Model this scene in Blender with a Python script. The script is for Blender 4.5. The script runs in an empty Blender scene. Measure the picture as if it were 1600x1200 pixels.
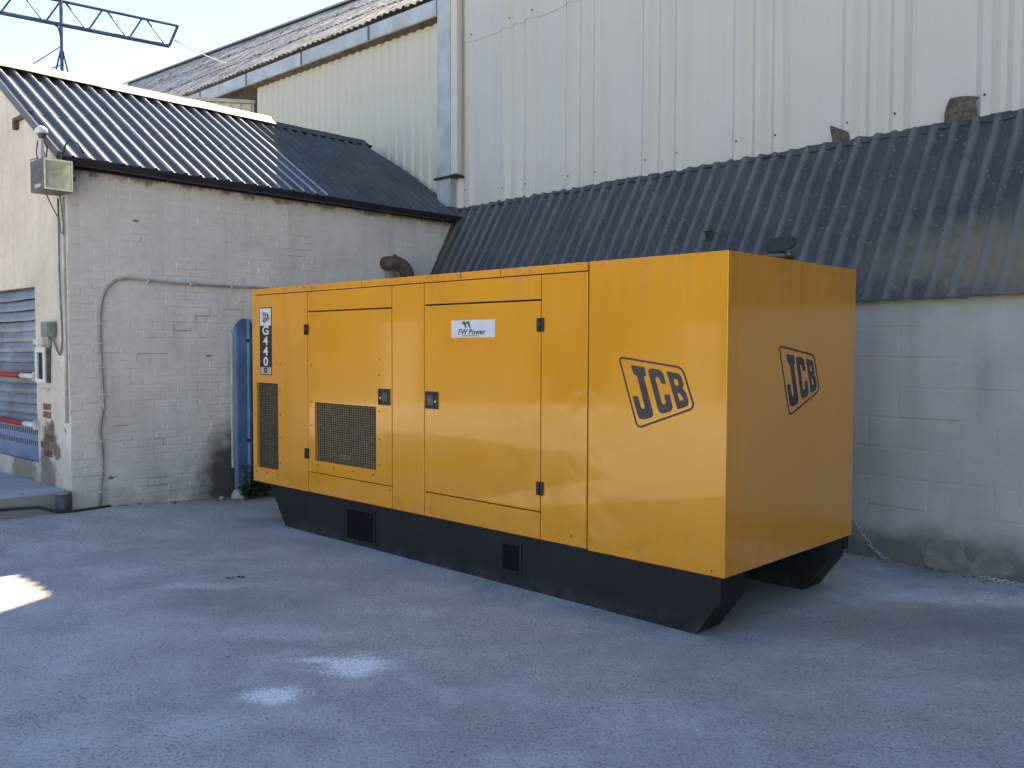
import bpy, bmesh, math, random
from mathutils import Vector, Matrix, noise as mn
random.seed(7)
sc = bpy.context.scene
col = sc.collection
R = math.radians
# ------------------------------------------------------------------ camera
F_PX, PITCH, ROLL = 1395.9, 0.0414, -0.0032
cam_d = bpy.data.cameras.new('camera'); cam = bpy.data.objects.new('camera', cam_d); col.objects.link(cam)
cam_d.sensor_width = 36; cam_d.lens = F_PX / 1600 * 36; cam_d.clip_end = 2000; cam_d.clip_start = 0.05
cp, sp, cr, sr = math.cos(PITCH), math.sin(PITCH), math.cos(ROLL), math.sin(ROLL)
r0 = Vector((1, 0, 0)); u0 = Vector((0, sp, cp)); f0 = Vector((0, cp, -sp))
rr = cr * r0 - sr * u0; uu = sr * r0 + cr * u0
m = Matrix((rr, uu, -f0)).transposed().to_4x4(); m.translation = (0, 0, 1.6)
cam.matrix_world = m
sc.camera = cam
# ------------------------------------------------------------------ sky and sun
SUN_EL = R(43.7); SUN_H = Vector((0.295, 0.955)).normalized()
SUN_L = Vector((SUN_H.x * math.cos(SUN_EL), SUN_H.y * math.cos(SUN_EL), math.sin(SUN_EL)))
w = bpy.data.worlds.new('World'); sc.world = w; w.use_nodes = True
nt = w.node_tree; nt.nodes.clear()
sky = nt.nodes.new('ShaderNodeTexSky'); sky.sky_type = 'NISHITA'; sky.sun_disc = False
sky.sun_elevation = SUN_EL; sky.sun_rotation = math.atan2(SUN_H.x, SUN_H.y)
sky.air_density = 1.0; sky.dust_density = 0.0; sky.ozone_density = 2.2
bg = nt.nodes.new('ShaderNodeBackground'); bg.inputs[1].default_value = 0.09
wo = nt.nodes.new('ShaderNodeOutputWorld')
nt.links.new(sky.outputs[0], bg.inputs[0]); nt.links.new(bg.outputs[0], wo.inputs[0])
sd = bpy.data.lights.new('sun', 'SUN'); sd.energy = 5.0; sd.angle = R(0.5); sd.color = (1, 0.87, 0.62)
sun = bpy.data.objects.new('sun', sd); col.objects.link(sun)
sun.rotation_euler = SUN_L.to_track_quat('Z', 'Y').to_euler(); sun.location = (10, 30, 30)
sc.view_settings.view_transform = 'Standard'; sc.view_settings.look = 'None'
sc.view_settings.use_white_balance = True; sc.view_settings.white_balance_temperature = 7000; sc.view_settings.white_balance_tint = 10
sc.view_settings.exposure = 2.0; sc.view_settings.gamma = 1; sc.view_settings.use_curve_mapping = False

# ------------------------------------------------------------------ helpers
def link(o, parent=None):
    col.objects.link(o)
    if parent is not None: o.parent = parent
    return o
def obj(name, bm, mat, parent=None, smooth=False, loc=None, rot=None):
    me = bpy.data.meshes.new(name)
    bmesh.ops.recalc_face_normals(bm, faces=bm.faces[:])
    bm.to_mesh(me); bm.free()
    if mat: me.materials.append(mat)
    if smooth:
        for p in me.polygons: p.use_smooth = True
    o = link(bpy.data.objects.new(name, me), parent)
    if loc: o.location = loc
    if rot: o.rotation_euler = rot
    return o
def dup(o, parent, loc, rot=None):
    c = o.copy(); col.objects.link(c); c.parent = parent; c.location = loc
    if rot is not None: c.rotation_euler = rot
    return c
def tag(o, label=None, cat=None, group=None, kind=None):
    if label: o['label'] = label
    if cat: o['category'] = cat
    if group: o['group'] = group
    if kind: o['kind'] = kind
    return o
def thing(name, label, cat, loc=(0, 0, 0), rz=0, group=None):
    o = bpy.data.objects.new(name, None); col.objects.link(o); o.location = loc; o.rotation_euler = (0, 0, rz)
    o.empty_display_size = 0.2
    return tag(o, label, cat, group)
def bx(bm, x0, x1, y0, y1, z0, z1, bev=0, seg=1):
    vs = [bm.verts.new((x, y, z)) for x in (x0, x1) for y in (y0, y1) for z in (z0, z1)]
    q = [(0, 1, 3, 2), (4, 6, 7, 5), (0, 4, 5, 1), (2, 3, 7, 6), (0, 2, 6, 4), (1, 5, 7, 3)]
    fs = [bm.faces.new([vs[i] for i in f]) for f in q]
    if bev:
        es = list({e for f in fs for e in f.edges})
        bmesh.ops.bevel(bm, geom=es, offset=bev, segments=seg, affect='EDGES', profile=0.6)
    return bm
def box_obj(name, x0, x1, y0, y1, z0, z1, mat, parent, bev=0.0):
    return obj(name, bx(bmesh.new(), x0, x1, y0, y1, z0, z1, bev), mat, parent)
def tube(bm, pts, r, n=8, cap=True):
    pts = [Vector(p) for p in pts]; rings = []
    prev = None
    for i, p in enumerate(pts):
        t = (pts[min(i + 1, len(pts) - 1)] - pts[max(i - 1, 0)]).normalized()
        if prev is None:
            a = t.orthogonal().normalized()
        else:
            a = (prev - t * prev.dot(t)).normalized()
        prev = a; b = t.cross(a)
        rad = r[i] if isinstance(r, (list, tuple)) else r
        rings.append([bm.verts.new(p + rad * (math.cos(2 * math.pi * k / n) * a + math.sin(2 * math.pi * k / n) * b)) for k in range(n)])
    for A_, B_ in zip(rings, rings[1:]):
        for k in range(n): bm.faces.new((A_[k], A_[(k + 1) % n], B_[(k + 1) % n], B_[k]))
    if cap: bm.faces.new(rings[0]); bm.faces.new(rings[-1])
    return bm
def grid_sheet(fn, us, vs, thick_vec, attr=None):
    """two sided sheet: fn(u,v)->Vector; thickness added along thick_vec"""
    bm = bmesh.new(); T = Vector(thick_vec)
    lay = bm.verts.layers.float.new('crest') if attr is not None else None
    top = [[bm.verts.new(fn(u, v)) for v in vs] for u in us]
    bot = [[bm.verts.new(x.co + T) for x in row] for row in top]
    nu, nv = len(us), len(vs)
    if attr is not None:
        for i, u in enumerate(us):
            for j, v in enumerate(vs): top[i][j][lay] = attr(u, v)
    for i in range(nu - 1):
        for j in range(nv - 1):
            bm.faces.new((top[i][j], top[i + 1][j], top[i + 1][j + 1], top[i][j + 1]))
            bm.faces.new((bot[i][j], bot[i][j + 1], bot[i + 1][j + 1], bot[i + 1][j]))
    # the rim has vertices of its own so that smooth shading stays clean along the cut edges
    loop = [(i, 0) for i in range(nu)] + [(nu - 1, j) for j in range(1, nv)] + [(i, nv - 1) for i in range(nu - 2, -1, -1)] + [(0, j) for j in range(nv - 2, 0, -1)]
    ra = [bm.verts.new(top[i][j].co) for i, j in loop]; rb = [bm.verts.new(bot[i][j].co) for i, j in loop]
    for k in range(len(loop)):
        q = (k + 1) % len(loop); bm.faces.new((ra[k], ra[q], rb[q], rb[k]))
    return bm
def lin(a, b, n): return [a + (b - a) * i / n for i in range(n + 1)]
def sst(a, b_, x):
    t = max(0, min(1, (x - a) / (b_ - a))); return t * t * (3 - 2 * t)
def nz(x, y, z=0.0): return mn.noise(Vector((x, y, z)))
def fill_poly(bm, loops, to3):
    es = []
    for lp in loops:
        v = [bm.verts.new(to3(*p)) for p in lp]
        es += [bm.edges.new((v[i], v[(i + 1) % len(v)])) for i in range(len(v))]
    bmesh.ops.triangle_fill(bm, use_beauty=True, use_dissolve=False, edges=es)
    return bm

# ------------------------------------------------------------------ materials
class NB:
    def __init__(s, name):
        s.m = bpy.data.materials.new(name); s.m.use_nodes = True
        s.t = s.m.node_tree; s.p = s.t.nodes['Principled BSDF']; s.L = s.t.links.new
        s.co = s.t.nodes.new('ShaderNodeTexCoord'); s.ge = s.t.nodes.new('ShaderNodeNewGeometry')
    def inp(s, sock, v):
        if isinstance(v, bpy.types.NodeSocket): s.L(v, sock)
        elif isinstance(v, (tuple, list)) and len(v) == 3 and sock.type == 'RGBA': sock.default_value = (*v, 1)
        else: sock.default_value = v
    def world(s): return s.ge.outputs['Position']
    def objc(s): return s.co.outputs['Object']
    def scalec(s, vec, sc3, loc=(0, 0, 0)):
        n = s.t.nodes.new('ShaderNodeMapping'); s.L(vec, n.inputs[0]); n.inputs['Scale'].default_value = sc3; n.inputs['Location'].default_value = loc
        return n.outputs[0]
    def noise(s, scale, detail=4, vec=None, rough=0.55, dist=0.0):
        n = s.t.nodes.new('ShaderNodeTexNoise'); s.L(vec if vec is not None else s.world(), n.inputs['Vector'])
        n.inputs['Scale'].default_value = scale; n.inputs['Detail'].default_value = detail; n.inputs['Roughness'].default_value = rough
        n.inputs['Distortion'].default_value = dist
        return n.outputs['Fac']
    def voro(s, scale, vec=None, feat='F1'):
        n = s.t.nodes.new('ShaderNodeTexVoronoi'); n.feature = feat; s.L(vec if vec is not None else s.world(), n.inputs['Vector']); n.inputs['Scale'].default_value = scale
        return n.outputs[0]
    def ramp(s, f, lo, hi, a=0.0, b=1.0):
        n = s.t.nodes.new('ShaderNodeMapRange'); s.inp(n.inputs[0], f)
        n.inputs[1].default_value = lo; n.inputs[2].default_value = hi; n.inputs[3].default_value = a; n.inputs[4].default_value = b
        n.clamp = True
        return n.outputs[0]
    def math(s, op, a, b=0.0):
        n = s.t.nodes.new('ShaderNodeMath'); n.operation = op; s.inp(n.inputs[0], a); s.inp(n.inputs[1], b)
        return n.outputs[0]
    def mix(s, f, a, b):
        n = s.t.nodes.new('ShaderNodeMix'); n.data_type = 'RGBA'; s.inp(n.inputs[0], f); s.inp(n.inputs[6], a); s.inp(n.inputs[7], b)
        return n.outputs[2]
    def sep(s, vec, k):
        n = s.t.nodes.new('ShaderNodeSeparateXYZ'); s.L(vec, n.inputs[0]); return n.outputs[k]
    def blob(s, c, r, nsc=4.0, namp=0.5, stretch=(1, 1, 1), edge=0.35, vec=None, det=5):
        """1 inside a ragged patch of radius r round the point c"""
        n = s.t.nodes.new('ShaderNodeMapping'); s.L(vec if vec is not None else s.world(), n.inputs[0])
        n.inputs['Location'].default_value = [-c[i] * stretch[i] for i in range(3)]; n.inputs['Scale'].default_value = stretch
        l = s.t.nodes.new('ShaderNodeVectorMath'); l.operation = 'LENGTH'; s.L(n.outputs[0], l.inputs[0])
        d = s.math('DIVIDE', l.outputs['Value'], r)
        d = s.math('ADD', d, s.math('MULTIPLY', s.math('SUBTRACT', s.noise(nsc, det, vec), 0.5), namp * 2))
        return s.ramp(d, 1.0 - edge, 1.0 + edge, 1.0, 0.0)
    def bump(s, h, strength, dist, prev=None):
        n = s.t.nodes.new('ShaderNodeBump'); s.inp(n.inputs['Height'], h); n.inputs['Strength'].default_value = strength; n.inputs['Distance'].default_value = dist
        if prev is not None: s.L(prev, n.inputs['Normal'])
        return n.outputs[0]
    def out(s, color, rough=0.6, normal=None, metal=0.0, spec=0.5, coat=None):
        s.inp(s.p.inputs['Base Color'], color); s.inp(s.p.inputs['Roughness'], rough); s.inp(s.p.inputs['Metallic'], metal)
        s.inp(s.p.inputs['Specular IOR Level'], spec)
        if normal is not None: s.L(normal, s.p.inputs['Normal'])
        if coat: s.inp(s.p.inputs['Coat Weight'], coat[0]); s.inp(s.p.inputs['Coat Roughness'], coat[1])
        return s.m
def simple(name, c, rough=0.6, metal=0.0, var=0.12, nsc=9.0, bumpv=0.0, bs=60, spec=0.5):
    b = NB(name)
    d = tuple(x * (1 - var * 1.6) for x in c); e = tuple(min(1, x * (1 + var)) for x in c)
    cc = b.mix(b.ramp(b.noise(nsc, 5), 0.35, 0.65), d, e)
    nrm = b.bump(b.noise(bs, 4), bumpv, 0.003) if bumpv else None
    return b.out(cc, b.ramp(b.noise(nsc * 0.7, 4), 0.3, 0.7, rough * 0.9, min(1, rough * 1.1)), nrm, metal, spec)

# frames: A corner of the brick building, B corner of the tall shed
A = Vector((-3.982, 8.043, 0)); EV = Vector((0.679, 0.734, 0)); EIN = Vector((-0.734, 0.679, 0)); RZ_A = math.atan2(0.734, 0.679)
B = Vector((-0.675, 11.618, 0)); AV = Vector((0.6777, -0.7353, 0)); NV = Vector((0.7353, 0.6777, 0)); RZ_B = math.atan2(-0.7353, 0.6777)
G = Vector((1.1537, 4.781, 0)); RZ_G = -0.7733
def lwp(x, y, z): return A + EV * x + EIN * y + Vector((0, 0, z))
def bwp(x, y, z): return B + AV * x + NV * y + Vector((0, 0, z))

def m_yellow():
    b = NB('yellow_paint')
    v = b.world(); z = b.sep(v, 2)
    base = b.mix(b.ramp(b.noise(1.3, 5), 0.35, 0.65), (0.77, 0.305, 0.012), (0.825, 0.340, 0.018))
    # faded rub and dust film, runs of grime below the roof rail
    streak = b.noise(1.0, 6, b.scalec(v, (14, 14, 0.8)))
    g = b.math('MULTIPLY', b.ramp(streak, 0.5, 0.75), b.ramp(z, 1.75, 2.12))
    base = b.mix(b.math('MULTIPLY', g, 0.35), base, (0.30, 0.14, 0.04))
    rust = b.math('MULTIPLY', b.ramp(b.noise(16, 6), 0.60, 0.70), b.ramp(z, 2.055, 2.10))
    base = b.mix(b.math('MULTIPLY', rust, 0.65), base, (0.13, 0.055, 0.03))
    low = b.math('MULTIPLY', b.ramp(b.noise(9, 6), 0.54, 0.72), b.ramp(z, 0.37, 0.60, 1, 0))
    base = b.mix(b.math('MULTIPLY', low, 0.3), base, (0.24, 0.13, 0.05))
    sm = b.ramp(b.noise(3.1, 7, None, 0.7), 0.58, 0.72)
    base = b.mix(b.math('MULTIPLY', sm, 0.14), base, (0.62, 0.40, 0.16))
    h = b.noise(0.9, 2); n1 = b.bump(h, 0.7, 0.022)
    dent = b.blob((0.33, 5.55, 0.62), 0.34, 1.5, 0.2, (1, 1, 0.6), 0.95, None, 1)
    n2 = b.bump(b.math('MULTIPLY', b.noise(4.5, 1, None, 0.4, 0.5), dent), 0.85, 0.035, n1)
    n3 = b.bump(b.noise(420, 2), 0.06, 0.001, n2)
    rough = b.math('ADD', b.ramp(b.noise(2.4, 6), 0.35, 0.7, 0.15, 0.27), b.math('MULTIPLY', g, 0.2))
    return b.out(base, rough, n3, 0, 0.45, (0.75, 0.05))
def m_brick_paint(name, c1, c2, sc=1.0, stains=()):
    b = NB(name)
    base = b.mix(b.ramp(b.noise(1.7 * sc, 6), 0.3, 0.7), c1, c2)
    base = b.mix(b.math('MULTIPLY', b.ramp(b.noise(11, 6), 0.5, 0.75), 0.35), base, tuple(x * 0.72 for x in c1))
    z = b.sep(b.world(), 2)
    base = b.mix(b.math('MULTIPLY', b.ramp(b.noise(1.0, 6, b.scalec(b.world(), (7, 7, 0.7))), 0.5, 0.72), 0.30), base, tuple(x * 0.62 for x in c1))
    grime = b.math('MULTIPLY', b.ramp(z, 0.1, 0.75, 1, 0), b.ramp(b.noise(5, 6), 0.3, 0.65))
    base = b.mix(b.math('MULTIPLY', grime, 0.45), base, (0.19, 0.185, 0.17))
    chips = b.ramp(b.noise(7.5, 7, None, 0.62), 0.715, 0.74)
    base = b.mix(b.math('MULTIPLY', chips, 0.75), base, (0.22, 0.18, 0.155))
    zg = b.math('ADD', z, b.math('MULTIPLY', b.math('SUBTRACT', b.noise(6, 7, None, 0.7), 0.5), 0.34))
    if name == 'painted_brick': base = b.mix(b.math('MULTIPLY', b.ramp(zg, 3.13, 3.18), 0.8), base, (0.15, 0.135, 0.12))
    for (c, r, nsc, na, st, colr, amt) in stains:
        base = b.mix(b.math('MULTIPLY', b.blob(c, r, nsc, na, st, 0.22), amt), base, colr)
    n1 = b.bump(b.noise(9, 5), 0.5, 0.008); n2 = b.bump(b.noise(70, 6), 0.55, 0.003, n1)
    return b.out(base, 0.75, n2, 0, 0.35)

mold_c = lwp(1.85, 0, 0.2)
wall_st = [((mold_c.x, mold_c.y, 0.18), 0.60, 5.5, 0.42, (1, 1, 0.95), (0.055, 0.052, 0.045), 0.93)]
for (x, z, r) in ((0.36, 0.37, 0.02), (1.35, 1.5, 0.014), (0.62, 2.78, 0.014)):
    p = lwp(x, 0, z); wall_st.append(((p.x, p.y, p.z), r, 26, 1.6, (0.55, 0.55, 1.5), (0.14, 0.115, 0.095), 0.85))
M = {}
M['yellow'] = m_yellow()
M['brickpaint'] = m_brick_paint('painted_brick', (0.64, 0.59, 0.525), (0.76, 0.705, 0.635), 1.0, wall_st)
gst = []
for (wd, z, r, c) in ((0.50, 0.72, 0.17, (0.15, 0.10, 0.075)), (0.62, 0.55, 0.12, (0.17, 0.12, 0.09)), (0.32, 0.62, 0.09, (0.16, 0.11, 0.085)), (0.42, 0.86, 0.05, (0.15, 0.1, 0.08)), (0.1, 0.84, 0.05, (0.14, 0.10, 0.08)), (0.55, 0.37, 0.22, (0.20, 0.175, 0.15)), (1.2, 0.36, 0.3, (0.22, 0.2, 0.17))):
    p = lwp(0, wd, z); gst.append(((p.x, p.y, p.z), r, 13, 0.75, (1, 1, 1.1), c, 0.88))
M['render'] = m_brick_paint('painted_render', (0.60, 0.515, 0.425), (0.76, 0.67, 0.57), 1.0, gst)
M['redbrick'] = simple('red_brick', (0.30, 0.12, 0.085), 0.85, 0, 0.25, 20, 0.6, 90)
def m_block():
    b = NB('painted_block')
    base = b.mix(b.ramp(b.noise(2.2, 6), 0.3, 0.7), (0.38, 0.37, 0.36), (0.47, 0.46, 0.445))
    z = b.sep(b.world(), 2)
    top = b.math('MULTIPLY', b.ramp(z, 1.70, 1.95), b.ramp(b.noise(5, 4), 0.3, 0.6))
    base = b.mix(b.math('MULTIPLY', top, 0.5), base, (0.36, 0.35, 0.25))
    zz = b.math('ADD', z, b.math('MULTIPLY', b.math('SUBTRACT', b.noise(2.3, 6), 0.5), 0.55))
    base = b.mix(b.ramp(zz, 0.13, 0.34, 0.88, 0), base, (0.115, 0.115, 0.105))
    base = b.mix(b.math('MULTIPLY', b.ramp(b.noise(1.0, 6, b.scalec(b.world(), (6, 6, 0.6))), 0.5, 0.75), 0.3), base, (0.2, 0.21, 0.22))
    base = b.mix(b.math('MULTIPLY', b.ramp(b.noise(24, 5), 0.6, 0.7), 0.2), base, (0.2, 0.2, 0.2))
    n1 = b.bump(b.noise(120, 5), 0.5, 0.003, b.bump(b.noise(14, 4), 0.4, 0.006))
    return b.out(base, 0.8, n1, 0, 0.3)
M['block'] = m_block()
M['patch'] = simple('old_mortar_patch', (0.22, 0.21, 0.19), 0.95, 0, 0.12, 14, 0.4, 90, 0.2)
def m_clad(name, c, warm=None):
    b = NB(name)
    base = b.mix(b.ramp(b.noise(0.7, 5), 0.3, 0.7), tuple(x * 0.93 for x in c), c)
    st = b.noise(1.0, 6, b.scalec(b.world(), (11, 11, 0.5)))
    base = b.mix(b.math('MULTIPLY', b.ramp(st, 0.48, 0.72), 0.12), base, tuple(x * 0.62 for x in c))
    base = b.mix(b.math('MULTIPLY', b.ramp(b.noise(26, 6), 0.62, 0.72), 0.25), base, tuple(x * 0.5 for x in c))
    if warm:
        z = b.sep(b.world(), 2)
        base = b.mix(b.math('MULTIPLY', b.ramp(z, 4.6, 6.3), 0.6), base, warm)
    n = b.bump(b.noise(1.1, 3), 0.3, 0.03)
    return b.out(base, b.ramp(b.noise(3, 5), 0.3, 0.7, 0.42, 0.6), n, 0, 0.45)
M['clad'] = m_clad('grey_cladding', (0.55, 0.52, 0.475))
M['cream'] = m_clad('cream_cladding', (0.60, 0.57, 0.485), (0.62, 0.54, 0.41))
M['trimblue'] = simple('blue_grey_flashing', (0.42, 0.44, 0.47), 0.45, 0, 0.12, 3)
def m_roof(name, c, rough, moss, mossc=(0.16, 0.15, 0.13), msc=5.0, spec=0.5, patches=()):
    b = NB(name)
    base = b.mix(b.ramp(b.noise(2.2, 6), 0.3, 0.7), tuple(x * 0.75 for x in c), tuple(x * 1.2 for x in c))
    base = b.mix(b.math('MULTIPLY', b.ramp(b.noise(msc, 8, None, 0.7), 0.50, 0.62), moss), base, mossc)
    base = b.mix(b.math('MULTIPLY', b.ramp(b.noise(38, 4), 0.63, 0.7), moss * 0.8), base, (0.42, 0.42, 0.38))
    for (cc, r, nsc, na, st, colr, amt) in patches:
        base = b.mix(b.math('MULTIPLY', b.blob(cc, r, nsc, na, st, 0.4), amt), base, colr)
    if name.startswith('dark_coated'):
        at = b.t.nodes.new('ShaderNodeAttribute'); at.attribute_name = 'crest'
        crest_light = b.math('MULTIPLY', b.ramp(at.outputs['Fac'], 0.62, 0.85), b.ramp(b.noise(10, 5), 0.25, 0.5, 0.6, 1.0))
        base = b.mix(b.math('MULTIPLY', crest_light, 0.9), base, (0.36, 0.36, 0.38))  # sun streaks along the ribs put into the crest colour
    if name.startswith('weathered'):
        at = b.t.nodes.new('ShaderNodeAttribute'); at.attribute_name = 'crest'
        crest_light = b.math('MULTIPLY', b.ramp(at.outputs['Fac'], 0.28, 0.75), b.ramp(b.noise(13, 5), 0.25, 0.55, 0.45, 1.0))
        base = b.mix(b.math('MULTIPLY', crest_light, 0.7), base, (0.145, 0.147, 0.143))  # paler crests paint in the light caught along the ribs
    n = b.bump(b.noise(45, 6), 0.5, 0.004)
    return b.out(base, rough, n, 0, spec)
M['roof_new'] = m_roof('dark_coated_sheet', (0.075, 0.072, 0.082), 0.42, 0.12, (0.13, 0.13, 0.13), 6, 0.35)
M['roof_old'] = m_roof('old_fibre_sheet', (0.085, 0.088, 0.095), 0.85, 0.45, (0.11, 0.11, 0.10), 5, 0.25)
och = bwp(7.0, -0.6, 2.27); och2 = bwp(7.6, -0.72, 2.2)
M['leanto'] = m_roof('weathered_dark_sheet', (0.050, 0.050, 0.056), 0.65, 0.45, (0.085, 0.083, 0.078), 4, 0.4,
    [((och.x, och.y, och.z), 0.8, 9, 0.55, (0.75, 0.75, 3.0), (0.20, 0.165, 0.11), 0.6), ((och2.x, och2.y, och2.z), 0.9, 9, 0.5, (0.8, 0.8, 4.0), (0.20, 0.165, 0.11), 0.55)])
M['roof_moss'] = m_roof('mossy_asbestos_sheet', (0.42, 0.38, 0.37), 0.9, 0.95, (0.075, 0.066, 0.06), 5.5, 0.2)
M['ridge'] = simple('cream_ridge_flashing', (0.50, 0.46, 0.34), 0.6, 0, 0.12, 5)
M['gutter'] = simple('black_gutter', (0.022, 0.022, 0.032), 0.42, 0, 0.2, 5)
M['dark'] = simple('dark_interior', (0.02, 0.019, 0.018), 0.8)
M['black'] = simple('black_plastic', (0.022, 0.02, 0.02), 0.38, 0, 0.2, 12)
def m_skid():
    b = NB('black_chassis_paint')
    base = b.mix(b.ramp(b.noise(3, 6), 0.35, 0.7), (0.009, 0.010, 0.011), (0.015, 0.016, 0.018))
    z = b.sep(b.world(), 2)
    base = b.mix(b.math('MULTIPLY', b.ramp(z, 0.0, 0.12, 1, 0), b.ramp(b.noise(8, 6), 0.4, 0.7, 0, 0.5)), base, (0.10, 0.10, 0.10))
    return b.out(base, 0.55, b.bump(b.noise(60, 4), 0.3, 0.002), 0, 0.4)
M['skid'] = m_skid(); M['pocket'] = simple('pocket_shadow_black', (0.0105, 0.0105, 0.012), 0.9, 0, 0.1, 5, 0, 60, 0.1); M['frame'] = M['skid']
M['wire'] = simple('galvanised_wire', (0.33, 0.26, 0.165), 0.5, 0.4, 0.2, 30)
M['radiator'] = simple('dusty_radiator_fins', (0.055, 0.043, 0.03), 0.85, 0, 0.3, 14)
M['blue'] = simple('blue_paint', (0.085, 0.175, 0.33), 0.5, 0, 0.16, 4)
M['blueslat'] = simple('faded_blue_slat', (0.16, 0.21, 0.275), 0.5, 0, 0.28, 2.2)
M['white'] = simple('white_plastic', (0.72, 0.72, 0.68), 0.5, 0, 0.06, 10)
M['offwhite'] = simple('dirty_white_paint', (0.55, 0.54, 0.49), 0.6, 0, 0.15, 10)
M['cable'] = simple('grey_cable', (0.20, 0.185, 0.16), 0.6, 0, 0.2, 10)
M['conduit'] = simple('painted_conduit', (0.36, 0.34, 0.31), 0.65, 0, 0.2, 8)
M['blackcable'] = simple('black_rubber_cable', (0.03, 0.03, 0.035), 0.6)
M['greenbox'] = simple('grey_green_plastic', (0.20, 0.235, 0.20), 0.6, 0, 0.15, 20)
M['lampcase'] = simple('grey_lamp_housing', (0.11, 0.11, 0.105), 0.5, 0.2, 0.2, 12)
M['reflector'] = simple('cream_lamp_reflector', (0.85, 0.83, 0.60), 0.3, 0.0, 0.15, 14)
M['red'] = simple('red_paint', (0.45, 0.022, 0.015), 0.4, 0, 0.15, 12)
M['polewhite'] = simple('white_pole_paint', (0.70, 0.70, 0.68), 0.45, 0, 0.08, 12)
M['rustpipe'] = simple('rusty_brown_pipe', (0.095, 0.062, 0.045), 0.75, 0, 0.3, 12, 0.5, 60)
M['pipegrey'] = simple('stained_grey_pipe', (0.30, 0.27, 0.235), 0.7, 0, 0.2, 10)
M['cap'] = simple('sooty_steel', (0.014, 0.017, 0.014), 0.6, 0.2, 0.3, 20)
M['steel'] = simple('bright_steel', (0.55, 0.55, 0.53), 0.35, 0.8, 0.1, 20)
M['truss'] = simple('blue_grey_steel', (0.065, 0.075, 0.14), 0.5, 0.0, 0.25, 4)
M['chain'] = simple('white_coated_chain', (0.48, 0.48, 0.50), 0.4, 0.2, 0.1, 20)
M['sticker_w'] = simple('white_sticker', (0.66, 0.68, 0.72), 0.4, 0, 0.03, 10)
M['sticker_w2'] = simple('white_vinyl', (0.72, 0.72, 0.70), 0.4, 0, 0.04, 10)
M['sticker_k'] = simple('black_vinyl', (0.028, 0.023, 0.02), 0.4, 0, 0.1, 10)
M['logo'] = simple('faded_black_decal', (0.045, 0.040, 0.048), 0.4, 0, 0.2, 8)
M['ink'] = simple('dark_print', (0.015, 0.02, 0.035), 0.45)
M['green_ink'] = simple('green_print', (0.03, 0.11, 0.035), 0.45)
M['red_ink'] = simple('red_print', (0.30, 0.06, 0.07), 0.45)
M['sticker_g'] = simple('grey_vinyl', (0.42, 0.42, 0.40), 0.4, 0, 0.06, 10)
M['leaf'] = simple('weed_leaf', (0.055, 0.085, 0.03), 0.6, 0, 0.4, 15)
M['litter'] = simple('dry_leaf_litter', (0.05, 0.042, 0.033), 0.85, 0, 0.4, 40)
M['pebble'] = simple('pale_rubble', (0.42, 0.41, 0.39), 0.85, 0, 0.2, 30, 0.6, 60)
M['brownwood'] = simple('brown_soffit', (0.16, 0.115, 0.075), 0.8, 0, 0.25, 6)

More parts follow.
